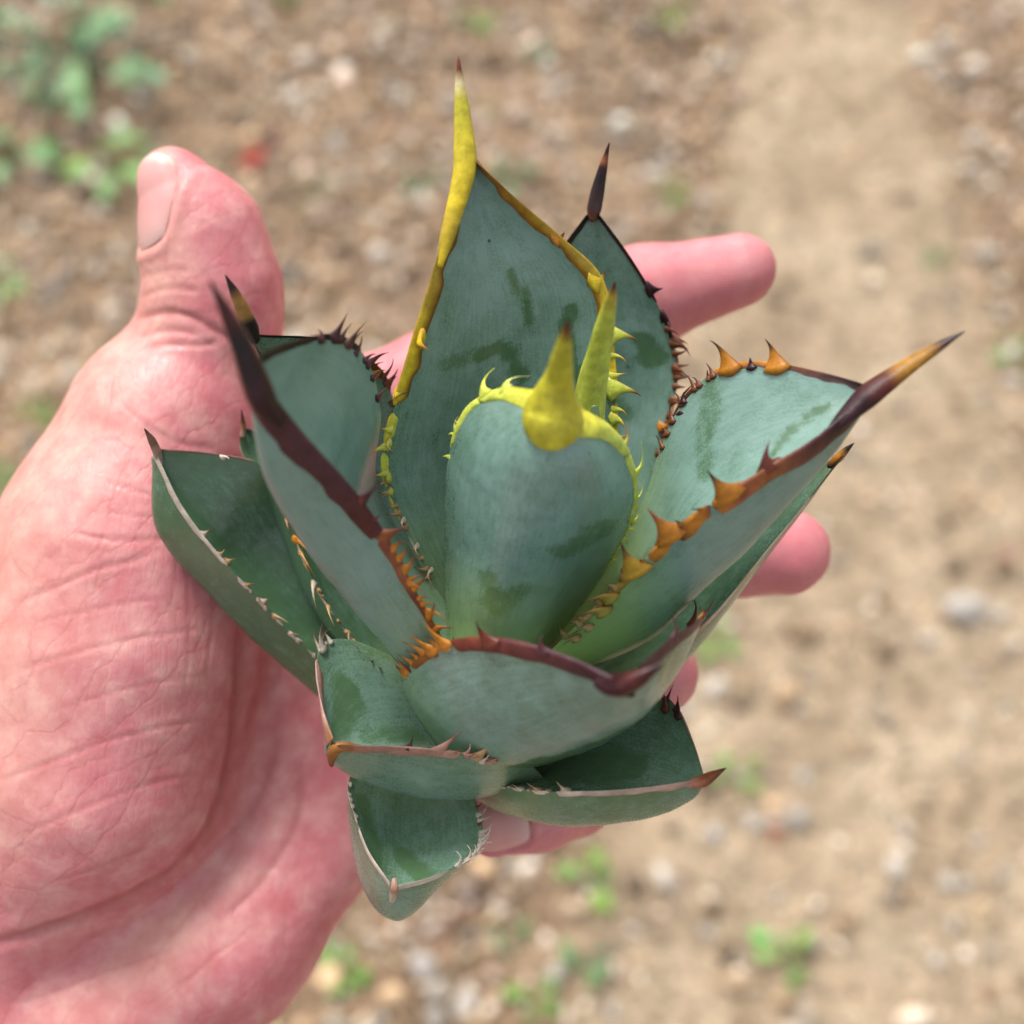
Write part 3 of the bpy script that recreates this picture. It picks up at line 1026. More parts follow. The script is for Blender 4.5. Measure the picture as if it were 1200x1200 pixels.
def build_hand():
    pts = [np.array(q) for s in (PALM + THENAR + WEB + sum([f for f, _ in FINGERS], [])) for q in (s[0], s[1])]
    rr = [r for s in (PALM + THENAR + WEB + sum([f for f, _ in FINGERS], [])) for r in (s[2], s[3])]
    pts, rr = np.array(pts), np.array(rr)[:, None]
    lo, hi = (pts - rr).min(0) - 4, (pts + rr).max(0) + 4
    V, F = surface_nets(lo, hi, 1.25)
    d, N = val_grad(V)
    V = V - d[:, None] * N
    V, F = split_quads(V, F)
    d, N = val_grad(V)
    V = V - d[:, None] * N
    P = proj(V)
    front = smooth(-0.05, 0.35, (N * unit(-V)).sum(1))
    crease = np.zeros(len(V))
    disp = np.zeros(len(V))
    for line, w, dep in CREASES:
        t = np.linspace(0, 1, 4 * len(line))
        cum = np.linspace(0, 1, len(line))
        sm = spline(t, cum, np.array(line, float))
        d, al = poly_dist(P, sm)
        wob = 1 + 0.6 * (noise(np.stack([P[:, 0] / 14, P[:, 1] / 14, P[:, 0] * 0], -1), int(w * 7 + dep * 10)) - 0.5)
        fade = smooth(0, 0.18, al) * smooth(1, 0.82, al)
        k = np.exp(-(d / (w * wob))**2) * fade * front
        disp -= dep * k
        disp += 0.25 * dep * np.exp(-((d - w * 2.4) / (w * 1.5))**2) * fade * front
        crease = np.maximum(crease, k * min(1, dep * 1.6 + 0.15))
    lump = (fbm(V / 11.0, 2, 40) - 0.5) * 0.8 + (fbm(V / 3.2, 2, 44) - 0.5) * 0.16
    disp += lump
    for (c, nrm, axis, hl, hw) in NAILS:
        c, nrm, axis = C(*c), unit(np.array(nrm, float)), np.array(axis, float)
        axis = unit(axis - (axis @ nrm) * nrm)
        x, y = (V - c) @ np.cross(nrm, axis) / hw, (V - c) @ axis / hl
        r = (np.abs(x)**2.8 + np.abs(y)**2.8)**(1 / 2.8)
        near = ((N @ nrm) > 0.0) & (np.linalg.norm(V - c, axis=1) < 24)
        edge = smooth(1.1, 0.5, y)
        disp += near * edge * (0.42 * np.exp(-((r - 1.20) / 0.11)**2) - 0.55 * np.exp(-((r - 1.00) / 0.07)**2) - 0.3 * smooth(1.0, 0.9, r))
    flush = np.zeros(len(V))
    ridge = np.zeros(len(V))
    prn = np.zeros(len(V))
    for fg, rid in ((INDEX, 1), (MIDDLE, 1), (RING, 1), (PINKY, 0), (THUMB, 0.4)):
        df = np.min([cone(V, a, b, ra, rb) for a, b, ra, rb in fg], axis=0)
        on = smooth(3.0, 0.0, df)
        flush = np.maximum(flush, on * (0.55 if fg is not THUMB else 0.12))
        a, b, ra, rb = fg[-1]
        al = np.linalg.norm(V - b, axis=1)
        ridge = np.maximum(ridge, on * rid * smooth(32, 20, al) * front)
        ax = unit(b - a)
        side = unit(np.cross(ax, unit(-b)))
        along = (V - b) @ ax
        acr = (V - b) @ side
        prn = np.where(on > 0.5, (acr * 0.9 + 0.03 * along**2) / 0.52, prn)
    V = V + N * disp[:, None]
    T = V[F[:4000]]
    if (np.cross(T[:, 1] - T[:, 0], T[:, 2] - T[:, 0]) * N[F[:4000, 0]]).sum() < 0:
        F = F[:, ::-1].copy()
    o = make('hand', to_world(V), F, M_SKIN, origin=to_world(C(*MCP_M)),
             attrs={'crease': np.clip(crease, 0, 1), 'flush': flush, 'dorsal_highlight': smooth(-0.15, 0.75, N @ unit(np.array([-0.85, 0.45, 0.25]))) * smooth(330, 200, P[:, 0]), 'ridge': ridge, 'print': prn})
    tag(o, 'left hand with pink palm open, thumb raised, cradling the spiny agave', 'hand')

    def nail(cx, cy, cd, nrm, axis, hl, hw, label):
        c = C(cx, cy, cd)
        nrm, axis = unit(np.array(nrm, float)), np.array(axis, float)
        axis = unit(axis - (axis @ nrm) * nrm)
        side = np.cross(nrm, axis)
        nu, nv = 25, 33
        U, W = np.meshgrid(np.linspace(-1, 1, nu), np.linspace(-1, 1, nv))
        u, w = U.ravel(), W.ravel()
        # square grid -> rounded plate
        x = u * np.sqrt(1 - 0.42 * w * w)
        y = w * np.sqrt(1 - 0.30 * u * u)
        p = c + x[:, None] * side * hw + y[:, None] * axis * hl
        lift = 0.62 * (1 - np.maximum(np.abs(u), np.abs(w))**8) - 0.22 + 0.25 * smooth(0.55, 1.0, w) * (1 - np.abs(u)**4)
        s = np.full(len(p), 0.0)
        q = p + nrm * 14
        for _ in range(40):
            d = hand_sdf(q) - lift
            q = q - nrm * np.minimum(d, 2.0)[:, None] * 0.8
            far = ((q - p) @ nrm) < -9.0                     # past the fingertip: stop
            q[far] = (p - nrm * 9.0)[far]
        for _ in range(3):
            d, gq = val_grad(q)
            q = q - (d - lift)[:, None] * gq
        i = np.arange((nv - 1) * (nu - 1))
        r, k = i // (nu - 1), i % (nu - 1)
        a = r * nu + k
        f = np.stack([a, a + 1, a + nu + 1, a + nu], -1)
        n = make('nail', to_world(q), f, M_NAIL, o, uv=np.stack([(u + 1) / 2, (w + 1) / 2], -1))
        n['label'] = label

    for (c, nrm, axis, hl, hw), lab in zip(NAILS, ('long pink thumbnail', 'pale nail of the curled little finger')):
        nail(*c, nrm, axis, hl, hw, lab)
    return o


hand = build_hand()

# ------------------------------------------------------------------ agave
YEL, LIME = (0.55, 0.405, 0.020), (0.47, 0.52, 0.075)
MAR, PUR, DK = (0.026, 0.006, 0.009), (0.062, 0.020, 0.026), (0.010, 0.005, 0.006)
ORG, BRN, RED = (0.43, 0.165, 0.016), (0.12, 0.036, 0.013), (0.15, 0.034, 0.020)
OLV = (0.50, 0.45, 0.035)
BONE, PINK, TAN = (0.50, 0.43, 0.36), (0.34, 0.19, 0.15), (0.38, 0.25, 0.12)

plant = bpy.data.objects.new('agave_plant', None)
plant.empty_display_size = 0.02
COL.objects.link(plant)
plant.location = to_world(C(590, 800, 248))
tag(plant, 'blue-green agave rosette with toothed pointed leaves resting in the open hand', 'agave')


def stops(t, st):
    ts = np.array([q[0] for q in st], float)
    c = np.array([q[1] for q in st], float)
    return np.stack([np.interp(t, ts, c[:, k]) for k in range(3)], -1)


LEAVES = []


def leaf(seed, A, B, K, ratio=0.55, pa=1.8, pb=2.6, bloom=0.75, pale=(0.0, 0.2), streaks=(), bands=(), spine=None,
         teeth=(), extra=(), ref=None, wav=0.25, imprint=0.0):
    """A, B: the two margins, K: the keel of the outer face, as [(t,px,py,depth)]; t runs base -> tip"""
    nt, ns = 130, 36
    t = np.linspace(0, 1, nt)
    a, b, k = [cs(spline(t, [q[0] for q in L], [q[1:] for q in L])) for L in (A, B, K)]
    mid = (a + b) / 2
    m = mid + (k - mid) * ratio
    u = np.linspace(0, 1, ns)
    s = 0.5 - 0.5 * np.cos(np.pi * u)
    lin = a[:, None] * (1 - s)[None, :, None] + b[:, None] * s[None, :, None]
    q = np.abs(2 * s - 1)
    top = lin + (m - mid)[:, None] * (1 - q**pa)[None, :, None]
    bot = lin + (k - mid)[:, None] * (1 - q**pb)[None, :, None]
    ring = np.concatenate([top, bot[:, ::-1][:, 1:-1]], 1)              # closed loop
    nr = ring.shape[1]
    V = ring.reshape(-1, 3)
    sv = np.concatenate([s, s[::-1][1:-1]])
    face = np.concatenate([np.zeros(ns), np.ones(ns - 2)])
    S, FC, Tt = np.tile(sv, nt), np.tile(face, nt), np.repeat(t, nr)
    width = np.linalg.norm(b - a, axis=1).mean()
    length = np.linalg.norm(np.diff(mid, axis=0), axis=1).sum()
    # uneven fleshy surface
    nrm = unit(np.cross(np.gradient(ring, axis=0), np.roll(ring, -1, 1) - np.roll(ring, 1, 1))).reshape(-1, 3)
    amp = wav * np.minimum(1, 6 * np.minimum(S, 1 - S))
    V = V + nrm * (amp * (fbm(V / 8.0 + seed * 5, 3, seed) - 0.5) * 2)[:, None]
    jj = np.arange(nr)
    jn = (jj + 1) % nr
    o_ = (np.arange(nt - 1) * nr)[:, None]
    F = np.stack([o_ + jj, o_ + jn, o_ + jn + nr, o_ + jj + nr], -1).reshape(-1, 4)
    h_ = np.arange(nr // 2 - 1)                                        # close both ends with strips
    for o_, fl in ((0, 1), ((nt - 1) * nr, 0)):
        cap = np.stack([o_ + h_, o_ + h_ + 1, o_ + nr - 2 - h_, o_ + nr - 1 - h_], -1)
        F = np.concatenate([F, cap[:, ::-1] if fl else cap])
    # wax bloom: patchy, rubbed off in streaks and near the edges; front leaf's streaks paint shading
    uvm = np.stack([S * width, Tt * length, FC * 50], -1)
    bl = bloom + 0.5 * (fbm(uvm / np.array([7.0, 16.0, 1.0]) + seed * 3.1, 4, seed + 60) - 0.5)
    bl -= 0.22 * smooth(0.10, 0.0, np.minimum(S, 1 - S))
    for fc, pts, w, dep in streaks:                          # in s (0..1), t (0..1)
        P2 = np.stack([S * width, Tt * length], -1)
        L2 = np.array(pts, float) * np.array([width, length])
        d, al = poly_dist(P2, L2)
        bl -= dep * (0.75 + 0.5 * noise(uvm / 0.9, seed + 5)) * np.exp(-(d / (w * (0.7 + 0.6 * noise(uvm / 2.2, seed + 8))))**6) * (FC == fc)
    pl = pale[0] + pale[1] * smooth(0.38, 0.0, Tt + 0.10 * (fbm(uvm / 6.0, 2, seed) - 0.5)) * (1 - pale[0])
    if imprint:
        line = np.exp(-((np.abs(S - 0.5) - 0.30 * (1 - Tt**2)) * width / 0.45)**2) * (FC == 0)
        bl += imprint * line
    lf = make('leaf', to_world(V), F, M_AGAVE, plant, origin=to_world(mid[0]),
              uv=np.stack([S * width, Tt * length, FC * 20], -1), attrs={'bloom': bl, 'pale': pl})
    # horny margins
    mar = {'A': a, 'B': b}
    oth = {'A': b, 'B': a}
    top_a, bot_a = top, bot
    for (mg, t0, t1, r0, r1, st, dark) in bands:
        n = max(14, int(150 * (t1 - t0)))
        tt = np.linspace(t0, t1, n)
        fi = tt * (nt - 1)
        i0 = np.minimum(fi.astype(int), nt - 2)
        fr = (fi - i0)[:, None, None]
        tp = top[i0] * (1 - fr) + top[i0 + 1] * fr
        bt = bot[i0] * (1 - fr) + bot[i0 + 1] * fr
        if mg == 'B':
            tp, bt = tp[:, ::-1], bt[:, ::-1]
        h = ns // 2 + 2
        tp, bt = tp[:, :h], bt[:, :h]
        out = unit(tp[:, 0] - 0.5 * (tp[:, h // 2] + bt[:, h // 2]))
        rad = np.interp(tt, [t0, t1], [r0, r1])
        w1 = noise(np.stack([tt * length / 4.0, tt * 0 + seed, tt * 0], -1), seed + 3)
        w2 = noise(np.stack([tt * length / 2.5, tt * 0 + seed, tt * 0 + 5], -1), seed + 7)
        e = np.minimum(tt - t0, t1 - tt) * length
        e = np.where((t1 > 0.99) & (tt > (t0 + t1) / 2), 1, smooth(-0.3, 1.2, e))
        wb = rad * (1.15 + 0.7 * w1) * e
        wa = rad * (0.50 + 0.5 * w2) * e
        lift = (0.14 + 0.24 * rad) * (0.4 + 0.6 * e)
        NU = 11
        us = np.linspace(-1, 1, NU)
        v = np.zeros((n, NU, 3))
        for q in range(n):
            for side, pts, wd in ((0, tp[q], wa[q]), (1, bt[q], wb[q])):
                al = np.concatenate([[0], np.cumsum(np.linalg.norm(np.diff(pts, axis=0), axis=1))])
                js = np.where(us <= 0)[0] if side == 0 else np.where(us > 0)[0]
                x = np.abs(us[js]) * wd
                pp = np.stack([np.interp(x, al, pts[:, c_]) for c_ in range(3)], -1)
                oth_ = bt[q] if side == 0 else tp[q]
                po_ = np.stack([np.interp(x, al, oth_[:, c_]) for c_ in range(3)], -1)
                nn = unit(pp - po_ + out[q] * 1e-4)
                ee = np.exp(-(x / (0.5 + 0.3 * rad[q]))**2)[:, None]
                nn = unit(nn * (1 - ee) + out[q] * ee)
                hh = lift[q] * (1.1 - 1.4 * np.abs(us[js])**2.6)
                v[q, js] = pp + nn * hh[:, None]
        a_ = (np.arange(n - 1)[:, None] * NU + np.arange(NU - 1)[None]).ravel()
        f = np.stack([a_, a_ + 1, a_ + NU + 1, a_ + NU], -1)
        vv = v.reshape(-1, 3)
        U = np.tile(us, n)
        col = np.repeat(stops(tt, st), NU, 0)
        col = mix(col, np.array(dark), np.clip(smooth(-0.42, -0.85, U) * 0.9 + smooth(0.72, 1.0, U) * 0.45, 0, 1))
        col = col * (0.82 + 0.36 * noise(vv / 1.6, seed + 9))[:, None]
        if mg == 'A':
            f = f[:, ::-1].copy()
        make('margin_band', to_world(vv), f, M_HORN, lf, col=np.clip(col, 0, 1))
    if spine:
        pts, st = spine
        p = np.array([q[:4] for q in pts], float)
        kn = np.concatenate([[0], np.cumsum(np.linalg.norm(np.diff(cs(p[:, :3]), axis=0), axis=1))])
        kn /= kn[-1]
        tt = np.linspace(0, 1, 48)
        path = cs(spline(tt, kn, p[:, :3]))
        rad = np.maximum(np.interp(tt, kn, p[:, 3]), 0.07)
        rad = np.convolve(np.pad(rad, 2, mode='edge'), np.ones(5) / 5, 'valid')
        rad[-1] = 0.06
        v, f, ang, ri = sweep(path, rad, 14, ref=unit(b[-1] - a[-1] + 1e-6), ratio=0.7)
        col = stops(tt, st)[ri]
        col = col * (0.8 + 0.4 * noise(v[:-2] / np.array([1.0, 1.0, 1.0]), seed + 29))[:, None]
        col = np.concatenate([col, col[:1], col[-1:]])
        make('terminal_spine', to_world(v), f, M_HORN, lf, col=np.clip(col, 0, 1))
    pm = {q: proj(mar[q]) for q in 'AB'}
    rt = random.Random(seed * 13)
    teeth = list(teeth)
    for (mg, t0, t1, n, ln, w_, c_, ct_) in extra:                      # small uneven teeth between the big ones
        for q in range(n):
            i = int((t0 + (t1 - t0) * (q + rt.uniform(0.1, 0.9)) / n) * (nt - 1))
            p0 = mar[mg][i]
            od = unit(p0 - 0.5 * (m[i] + k[i]))
            tg = unit(np.gradient(mar[mg], axis=0)[i])
            tp_ = p0 + (od + tg * rt.uniform(-0.9, 0.5) + unit(m[i] - k[i]) * rt.uniform(0, 0.6)) * ln * rt.uniform(0.55, 1.25)
            a2, b2 = proj(p0), proj(tp_)
            teeth.append((mg, a2[0], a2[1], b2[0], b2[1], w_ * rt.uniform(0.7, 1.2), c_, ct_, (tp_ - p0)[2]))
    for (mg, bx, by, tx, ty, w, cb, ctip, dz) in teeth:
        i = int(np.argmin(np.linalg.norm(pm[mg] - np.array([bx, by]), axis=1)))
        base = mar[mg][i]
        tan = unit(np.gradient(mar[mg], axis=0)[i])
        bd = -base[2]
        base = cs(np.array([bx, by, bd]))
        tip = cs(np.array([tx, ty, bd - dz]))
        L = np.linalg.norm(tip - base)
        dirn = unit(tip - base)
        inn = unit(0.5 * (m[i] + k[i]) - base)
        root = base + inn * 0.7
        # hooked: leaves the margin square to it, then bends to the tip
        sq = unit(-inn + 0.9 * (dirn - (dirn @ tan) * tan * 0.75))
        ctrl = base + sq * L * 0.62
        tt = np.linspace(0, 1, 14)[:, None]
        path = (1 - tt)**2 * root + 2 * tt * (1 - tt) * ctrl + tt**2 * tip
        x = tt[:, 0]
        ru = w * ((1 - x)**3.2 * 1.05 + 0.30 * (1 - x)**0.9) + 0.05
        v, f, ang, ri = sweep(path, ru, 10, ref=tan, ratio=0.42 if w > 0.8 else 0.6)
        col = mix(np.array(cb), np.array(ctip), smooth(0.30, 0.85, x))[ri]
        col = mix(col, np.array(ctip), 0.6 * np.abs(np.cos(ang))**6)
        col = col * (0.8 + 0.4 * noise(v[:-2] / 0.8, seed + 2))[:, None]
        col = np.concatenate([col, col[:1], col[-1:]])
        make('tooth', to_world(v), f, M_HORN, lf, origin=to_world(base), col=np.clip(col, 0, 1))
    LEAVES.append(lf)
    return lf


yb = [(0, LIME), (0.5, YEL), (1, YEL)]
mb = [(0, ORG), (0.25, ORG), (0.45, RED), (0.7, PUR), (1, MAR)]
bb = [(0, PINK), (0.3, BONE), (1, BONE)]

# innermost bud, rolled to a point
leaf(1, [(0, 588, 752, 232), (.5, 650, 600, 222), (1, 681, 485, 212)],
     [(0, 622, 752, 232), (.5, 705, 600, 222), (1, 709, 480, 212)],
     [(0, 608, 752, 224), (.5, 688, 600, 214), (1, 697, 475, 206)], ratio=-0.6, bloom=0.35, pale=(0.45, 0.3),
     spine=([(690, 500, 210, 2.6), (697, 440, 205, 2.4), (708, 385, 199, 1.8), (716, 350, 195, 1.0), (721, 330, 192, .1)],
            [(0, LIME), (0.75, (0.37, 0.414, 0.0518)), (0.9, (0.333, 0.252, 0.0296)), (0.95, BRN), (1, MAR)]))
leaf(2, [(0, 585, 752, 236), (.5, 640, 610, 228), (1, 672, 480, 219)],
     [(0, 615, 752, 236), (.5, 680, 610, 228), (1, 692, 476, 219)],
     [(0, 600, 752, 230), (.5, 665, 610, 222), (1, 684, 470, 214)], ratio=-0.6, bloom=0.35, pale=(0.5, 0.3),
     spine=([(682, 495, 217, 2.2), (690, 440, 212, 1.8), (706, 380, 206, .9), (712, 355, 203, .1)], [(0, LIME), (1, LIME)]))

# half-open leaf wrapped round the bud, outer face to the viewer
leaf(3, [(0, 524, 768, 226), (.33, 521, 645, 219), (.6, 524, 545, 212), (.8, 546, 480, 206), (.92, 590, 457, 198), (1, 634, 464, 190.5)],
     [(0, 636, 770, 228), (.33, 712, 665, 222), (.6, 745, 592, 212), (.8, 738, 535, 204), (.92, 710, 500, 196), (1, 668, 480, 190)],
     [(0, 578, 785, 214), (.33, 612, 668, 202), (.6, 634, 592, 194), (.8, 644, 546, 190), (.92, 648, 518, 188.5), (1, 649, 500, 188)],
     ratio=0.72, pb=2.3, bloom=0.72, pale=(0, 0.75), wav=0.5,
     streaks=[(1, [(.36, .22), (.42, .20), (.52, .26)], 2.0, .5), (1, [(.70, .42), (.84, .52)], 2.4, .6), (1, [(.30, .30), (.36, .24)], 1.5, .5)],
     bands=[('A', .66, .86, .8, 1.5, [(0, LIME), (1, LIME)], LIME), ('A', .84, 1, 1.5, 4.2, [(0, LIME), (.9, LIME), (1, OLV)], LIME), ('B', .50, .82, .9, 1.9, [(0, LIME), (1, LIME)], LIME), ('B', .80, 1, 1.9, 5.0, [(0, LIME), (.9, LIME), (1, OLV)], LIME),
            ('B', .30, .47, .5, .6, yb, LIME)],
     extra=[('A', .62, .78, 3, 1.8, .5, LIME, LIME), ('B', .34, .60, 6, 1.8, .55, LIME, YEL)],
     spine=([(643, 530, 191.4, 1.0), (644, 522, 190.6, 2.9), (645, 511, 189.9, 4.3), (647, 497, 189.2, 5.1), (649, 481, 188.4, 4.9), (651, 464, 186.5, 3.6), (655, 444, 183.8, 2.35), (660, 412, 178.5, 1.5), (664, 387, 174, .7), (666, 374, 172, .12)],
            [(0, OLV), (0.5, (0.40, 0.37, 0.028)), (0.82, (0.37, 0.36, 0.028)), (0.92, BRN), (1, MAR)]),
     teeth=[('A', 566, 462, 580, 431, 1.3, LIME, LIME, 1), ('A', 590, 455, 622, 441, 1.2, LIME, (0.488, 0.459, 0.185), 1), ('A', 534, 505, 537, 488, .8, LIME, TAN, .5),
            ('B', 728, 528, 733, 495, 1.3, LIME, ORG, 1), ('B', 741, 560, 751, 517, 1.3, LIME, LIME, 1), ('B', 745, 588, 752, 560, .9, LIME, LIME, .5),
            ('B', 744, 612, 747, 596, .6, LIME, YEL, .5)])

# tall leaf behind the bud, inner face to the viewer
leaf(4, [(0, 545, 765, 232), (.2, 492, 655, 222), (.4, 449, 548, 213), (.6, 479, 425, 209), (.8, 514, 308, 207), (1, 545, 190, 206)],
     [(0, 655, 765, 234), (.2, 705, 640, 228), (.4, 722, 510, 221), (.6, 714, 385, 215), (.7, 700, 325, 212), (.8, 655, 280, 210), (.9, 605, 236, 208), (1, 556, 188, 206)],
     [(0, 600, 765, 246), (.2, 605, 650, 241), (.4, 600, 530, 235), (.6, 598, 415, 227), (.8, 578, 300, 217), (1, 550, 182, 209)],
     ratio=0.55, bloom=0.80, pale=(0, 0.45), imprint=0.15,
     streaks=[(0, [(.55, .76), (.59, .71), (.61, .65)], .75, .9), (0, [(.36, .60), (.44, .612), (.50, .595), (.56, .54)], 1.0, .8),
              (0, [(.84, .655), (.78, .62), (.79, .56), (.86, .51)], 1.0, .95), (0, [(.20, .59), (.34, .60)], 1.5, .4)],
     bands=[('A', .52, 1, 3.6, 3.8, [(0, YEL), (.6, YEL), (.75, (0.385, 0.244, 0.0222)), (.9, (0.37, 0.311, 0.0222)), (1, YEL)], (0.13, 0.0325, 0.0075)),
            ('A', .45, .505, 2.2, 2.0, [(0, LIME), (1, YEL)], LIME), ('A', .36, .43, 1.3, 1.9, [(0, LIME), (1, LIME)], LIME), ('A', .28, .34, .5, .8, yb, LIME),
            ('A', .21, .25, .4, .5, [(0, BONE), (1, BONE)], TAN), ('A', .12, .17, .35, .5, [(0, BONE), (1, BONE)], TAN),
            ('B', .60, 1, 3.2, 2.2, [(0, YEL), (.6, YEL), (.75, (0.4, 0.266, 0.037)), (.85, (0.355, 0.2, 0.0148)), (1, (0.222, 0.0814, 0.0148))], (0.266, 0.0962, 0.0148)),
            ('B', .47, .58, 1.7, 1.9, yb, LIME), ('B', .36, .46, .8, 1.0, yb, LIME)],
     extra=[('A', .14, .40, 9, 1.8, .5, TAN, BRN), ('A', .34, .50, 4, 2.0, .7, LIME, ORG), ('B', .34, .58, 5, 2.2, .8, LIME, ORG)],
     spine=([(515, 312, 206.8, .5), (524, 278, 206.3, 1.35), (534, 242, 206.1, 1.6), (543, 206, 206, 1.95), (545, 182, 205.9, 2.05), (542, 140, 205.3, 1.5), (539, 100, 204.6, .9), (537, 66, 204, .1)],
            [(0, YEL), (.2, (0.37, 0.266, 0.0222)), (.3, YEL), (.8, (0.385, 0.348, 0.0296)), (.88, (0.488, 0.414, 0.237)), (.93, BRN), (1, RED)]),
     teeth=[('A', 489, 398, 503, 410, 1.6, YEL, ORG, 1), ('A', 462, 462, 479, 459, 1.3, YEL, MAR, 1.5), ('A', 452, 520, 460, 528, .8, LIME, TAN, 1), ('A', 452, 560, 462, 572, .9, LIME, BRN, 1),
            ('A', 470, 610, 478, 622, .5, BONE, TAN, 1), ('A', 486, 640, 497, 656, .5, BONE, TAN, 1), ('A', 503, 668, 510, 690, .4, BONE, TAN, 1),
            ('B', 700, 330, 709, 317, 1.7, YEL, BRN, 1), ('B', 716, 392, 747, 400, 2.0, LIME, BRN, 1.5), ('B', 719, 455, 751, 464, 1.9, LIME, BRN, 1.5),
            ('B', 655, 280, 661, 272, 1.2, ORG, MAR, .8), ('B', 721, 490, 732, 505, 1.1, LIME, ORG, 1)])

# leaf behind it to the right, dark spine
leaf(5, [(0, 640, 745, 246), (.4, 632, 480, 239), (.7, 640, 335, 234), (1, 688, 252, 230)],
     [(0, 715, 760, 246), (.3, 764, 560, 240), (.45, 788, 480, 237), (.6, 794, 425, 235), (.75, 776, 368, 233), (.88, 740, 306, 231), (1, 700, 250, 230)],
     [(0, 690, 750, 258), (.4, 715, 500, 252), (.7, 712, 380, 243), (1, 695, 250, 232)], bloom=0.66, pale=(0, .3),
     streaks=[(0, [(.78, .66), (.84, .62), (.80, .60)], 2.2, .7), (0, [(.55, .45), (.62, .42)], 1.6, .5)],
     bands=[('A', .8, 1, .7, 1.9, [(0, MAR), (1, DK)], DK), ('B', .78, 1, .9, 1.9, [(0, PUR), (.8, MAR), (1, DK)], (0.08, 0.045, 0.04)),
            ('B', .66, .76, 1.2, .9, [(0, MAR), (1, MAR)], MAR), ('B', .54, .64, .6, .6, [(0, BRN), (1, BRN)], BRN), ('B', .36, .50, .8, .7, [(0, ORG), (1, BRN)], TAN)],
     extra=[('B', .34, .72, 12, 2.2, .6, BRN, MAR)],
     spine=([(694, 258, 230.4, .7), (696, 247, 230, 1.45), (700, 226, 229, 1.35), (707, 195, 227.6, .85), (714, 167, 226, .1)],
            [(0, BRN), (.14, (0.05, 0.025, 0.025)), (.5, DK), (.68, MAR), (.76, (0.222, 0.074, 0.0296)), (.88, MAR), (1, DK)]),
     teeth=[('B', 764, 340, 777, 338, 1.4, MAR, DK, 1.5), ('B', 780, 372, 785, 384, 1.2, MAR, DK, 1), ('B', 792, 402, 809, 419, 1.1, BRN, BRN, 1), ('B', 793, 398, 806, 404, .8, BRN, RED, 1),
            ('B', 793, 432, 804, 443, .8, BRN, BRN, 1), ('B', 790, 470, 803, 458, .9, BRN, MAR, 1), ('B', 776, 500, 786, 492, 1.0, ORG, BRN, 1)])

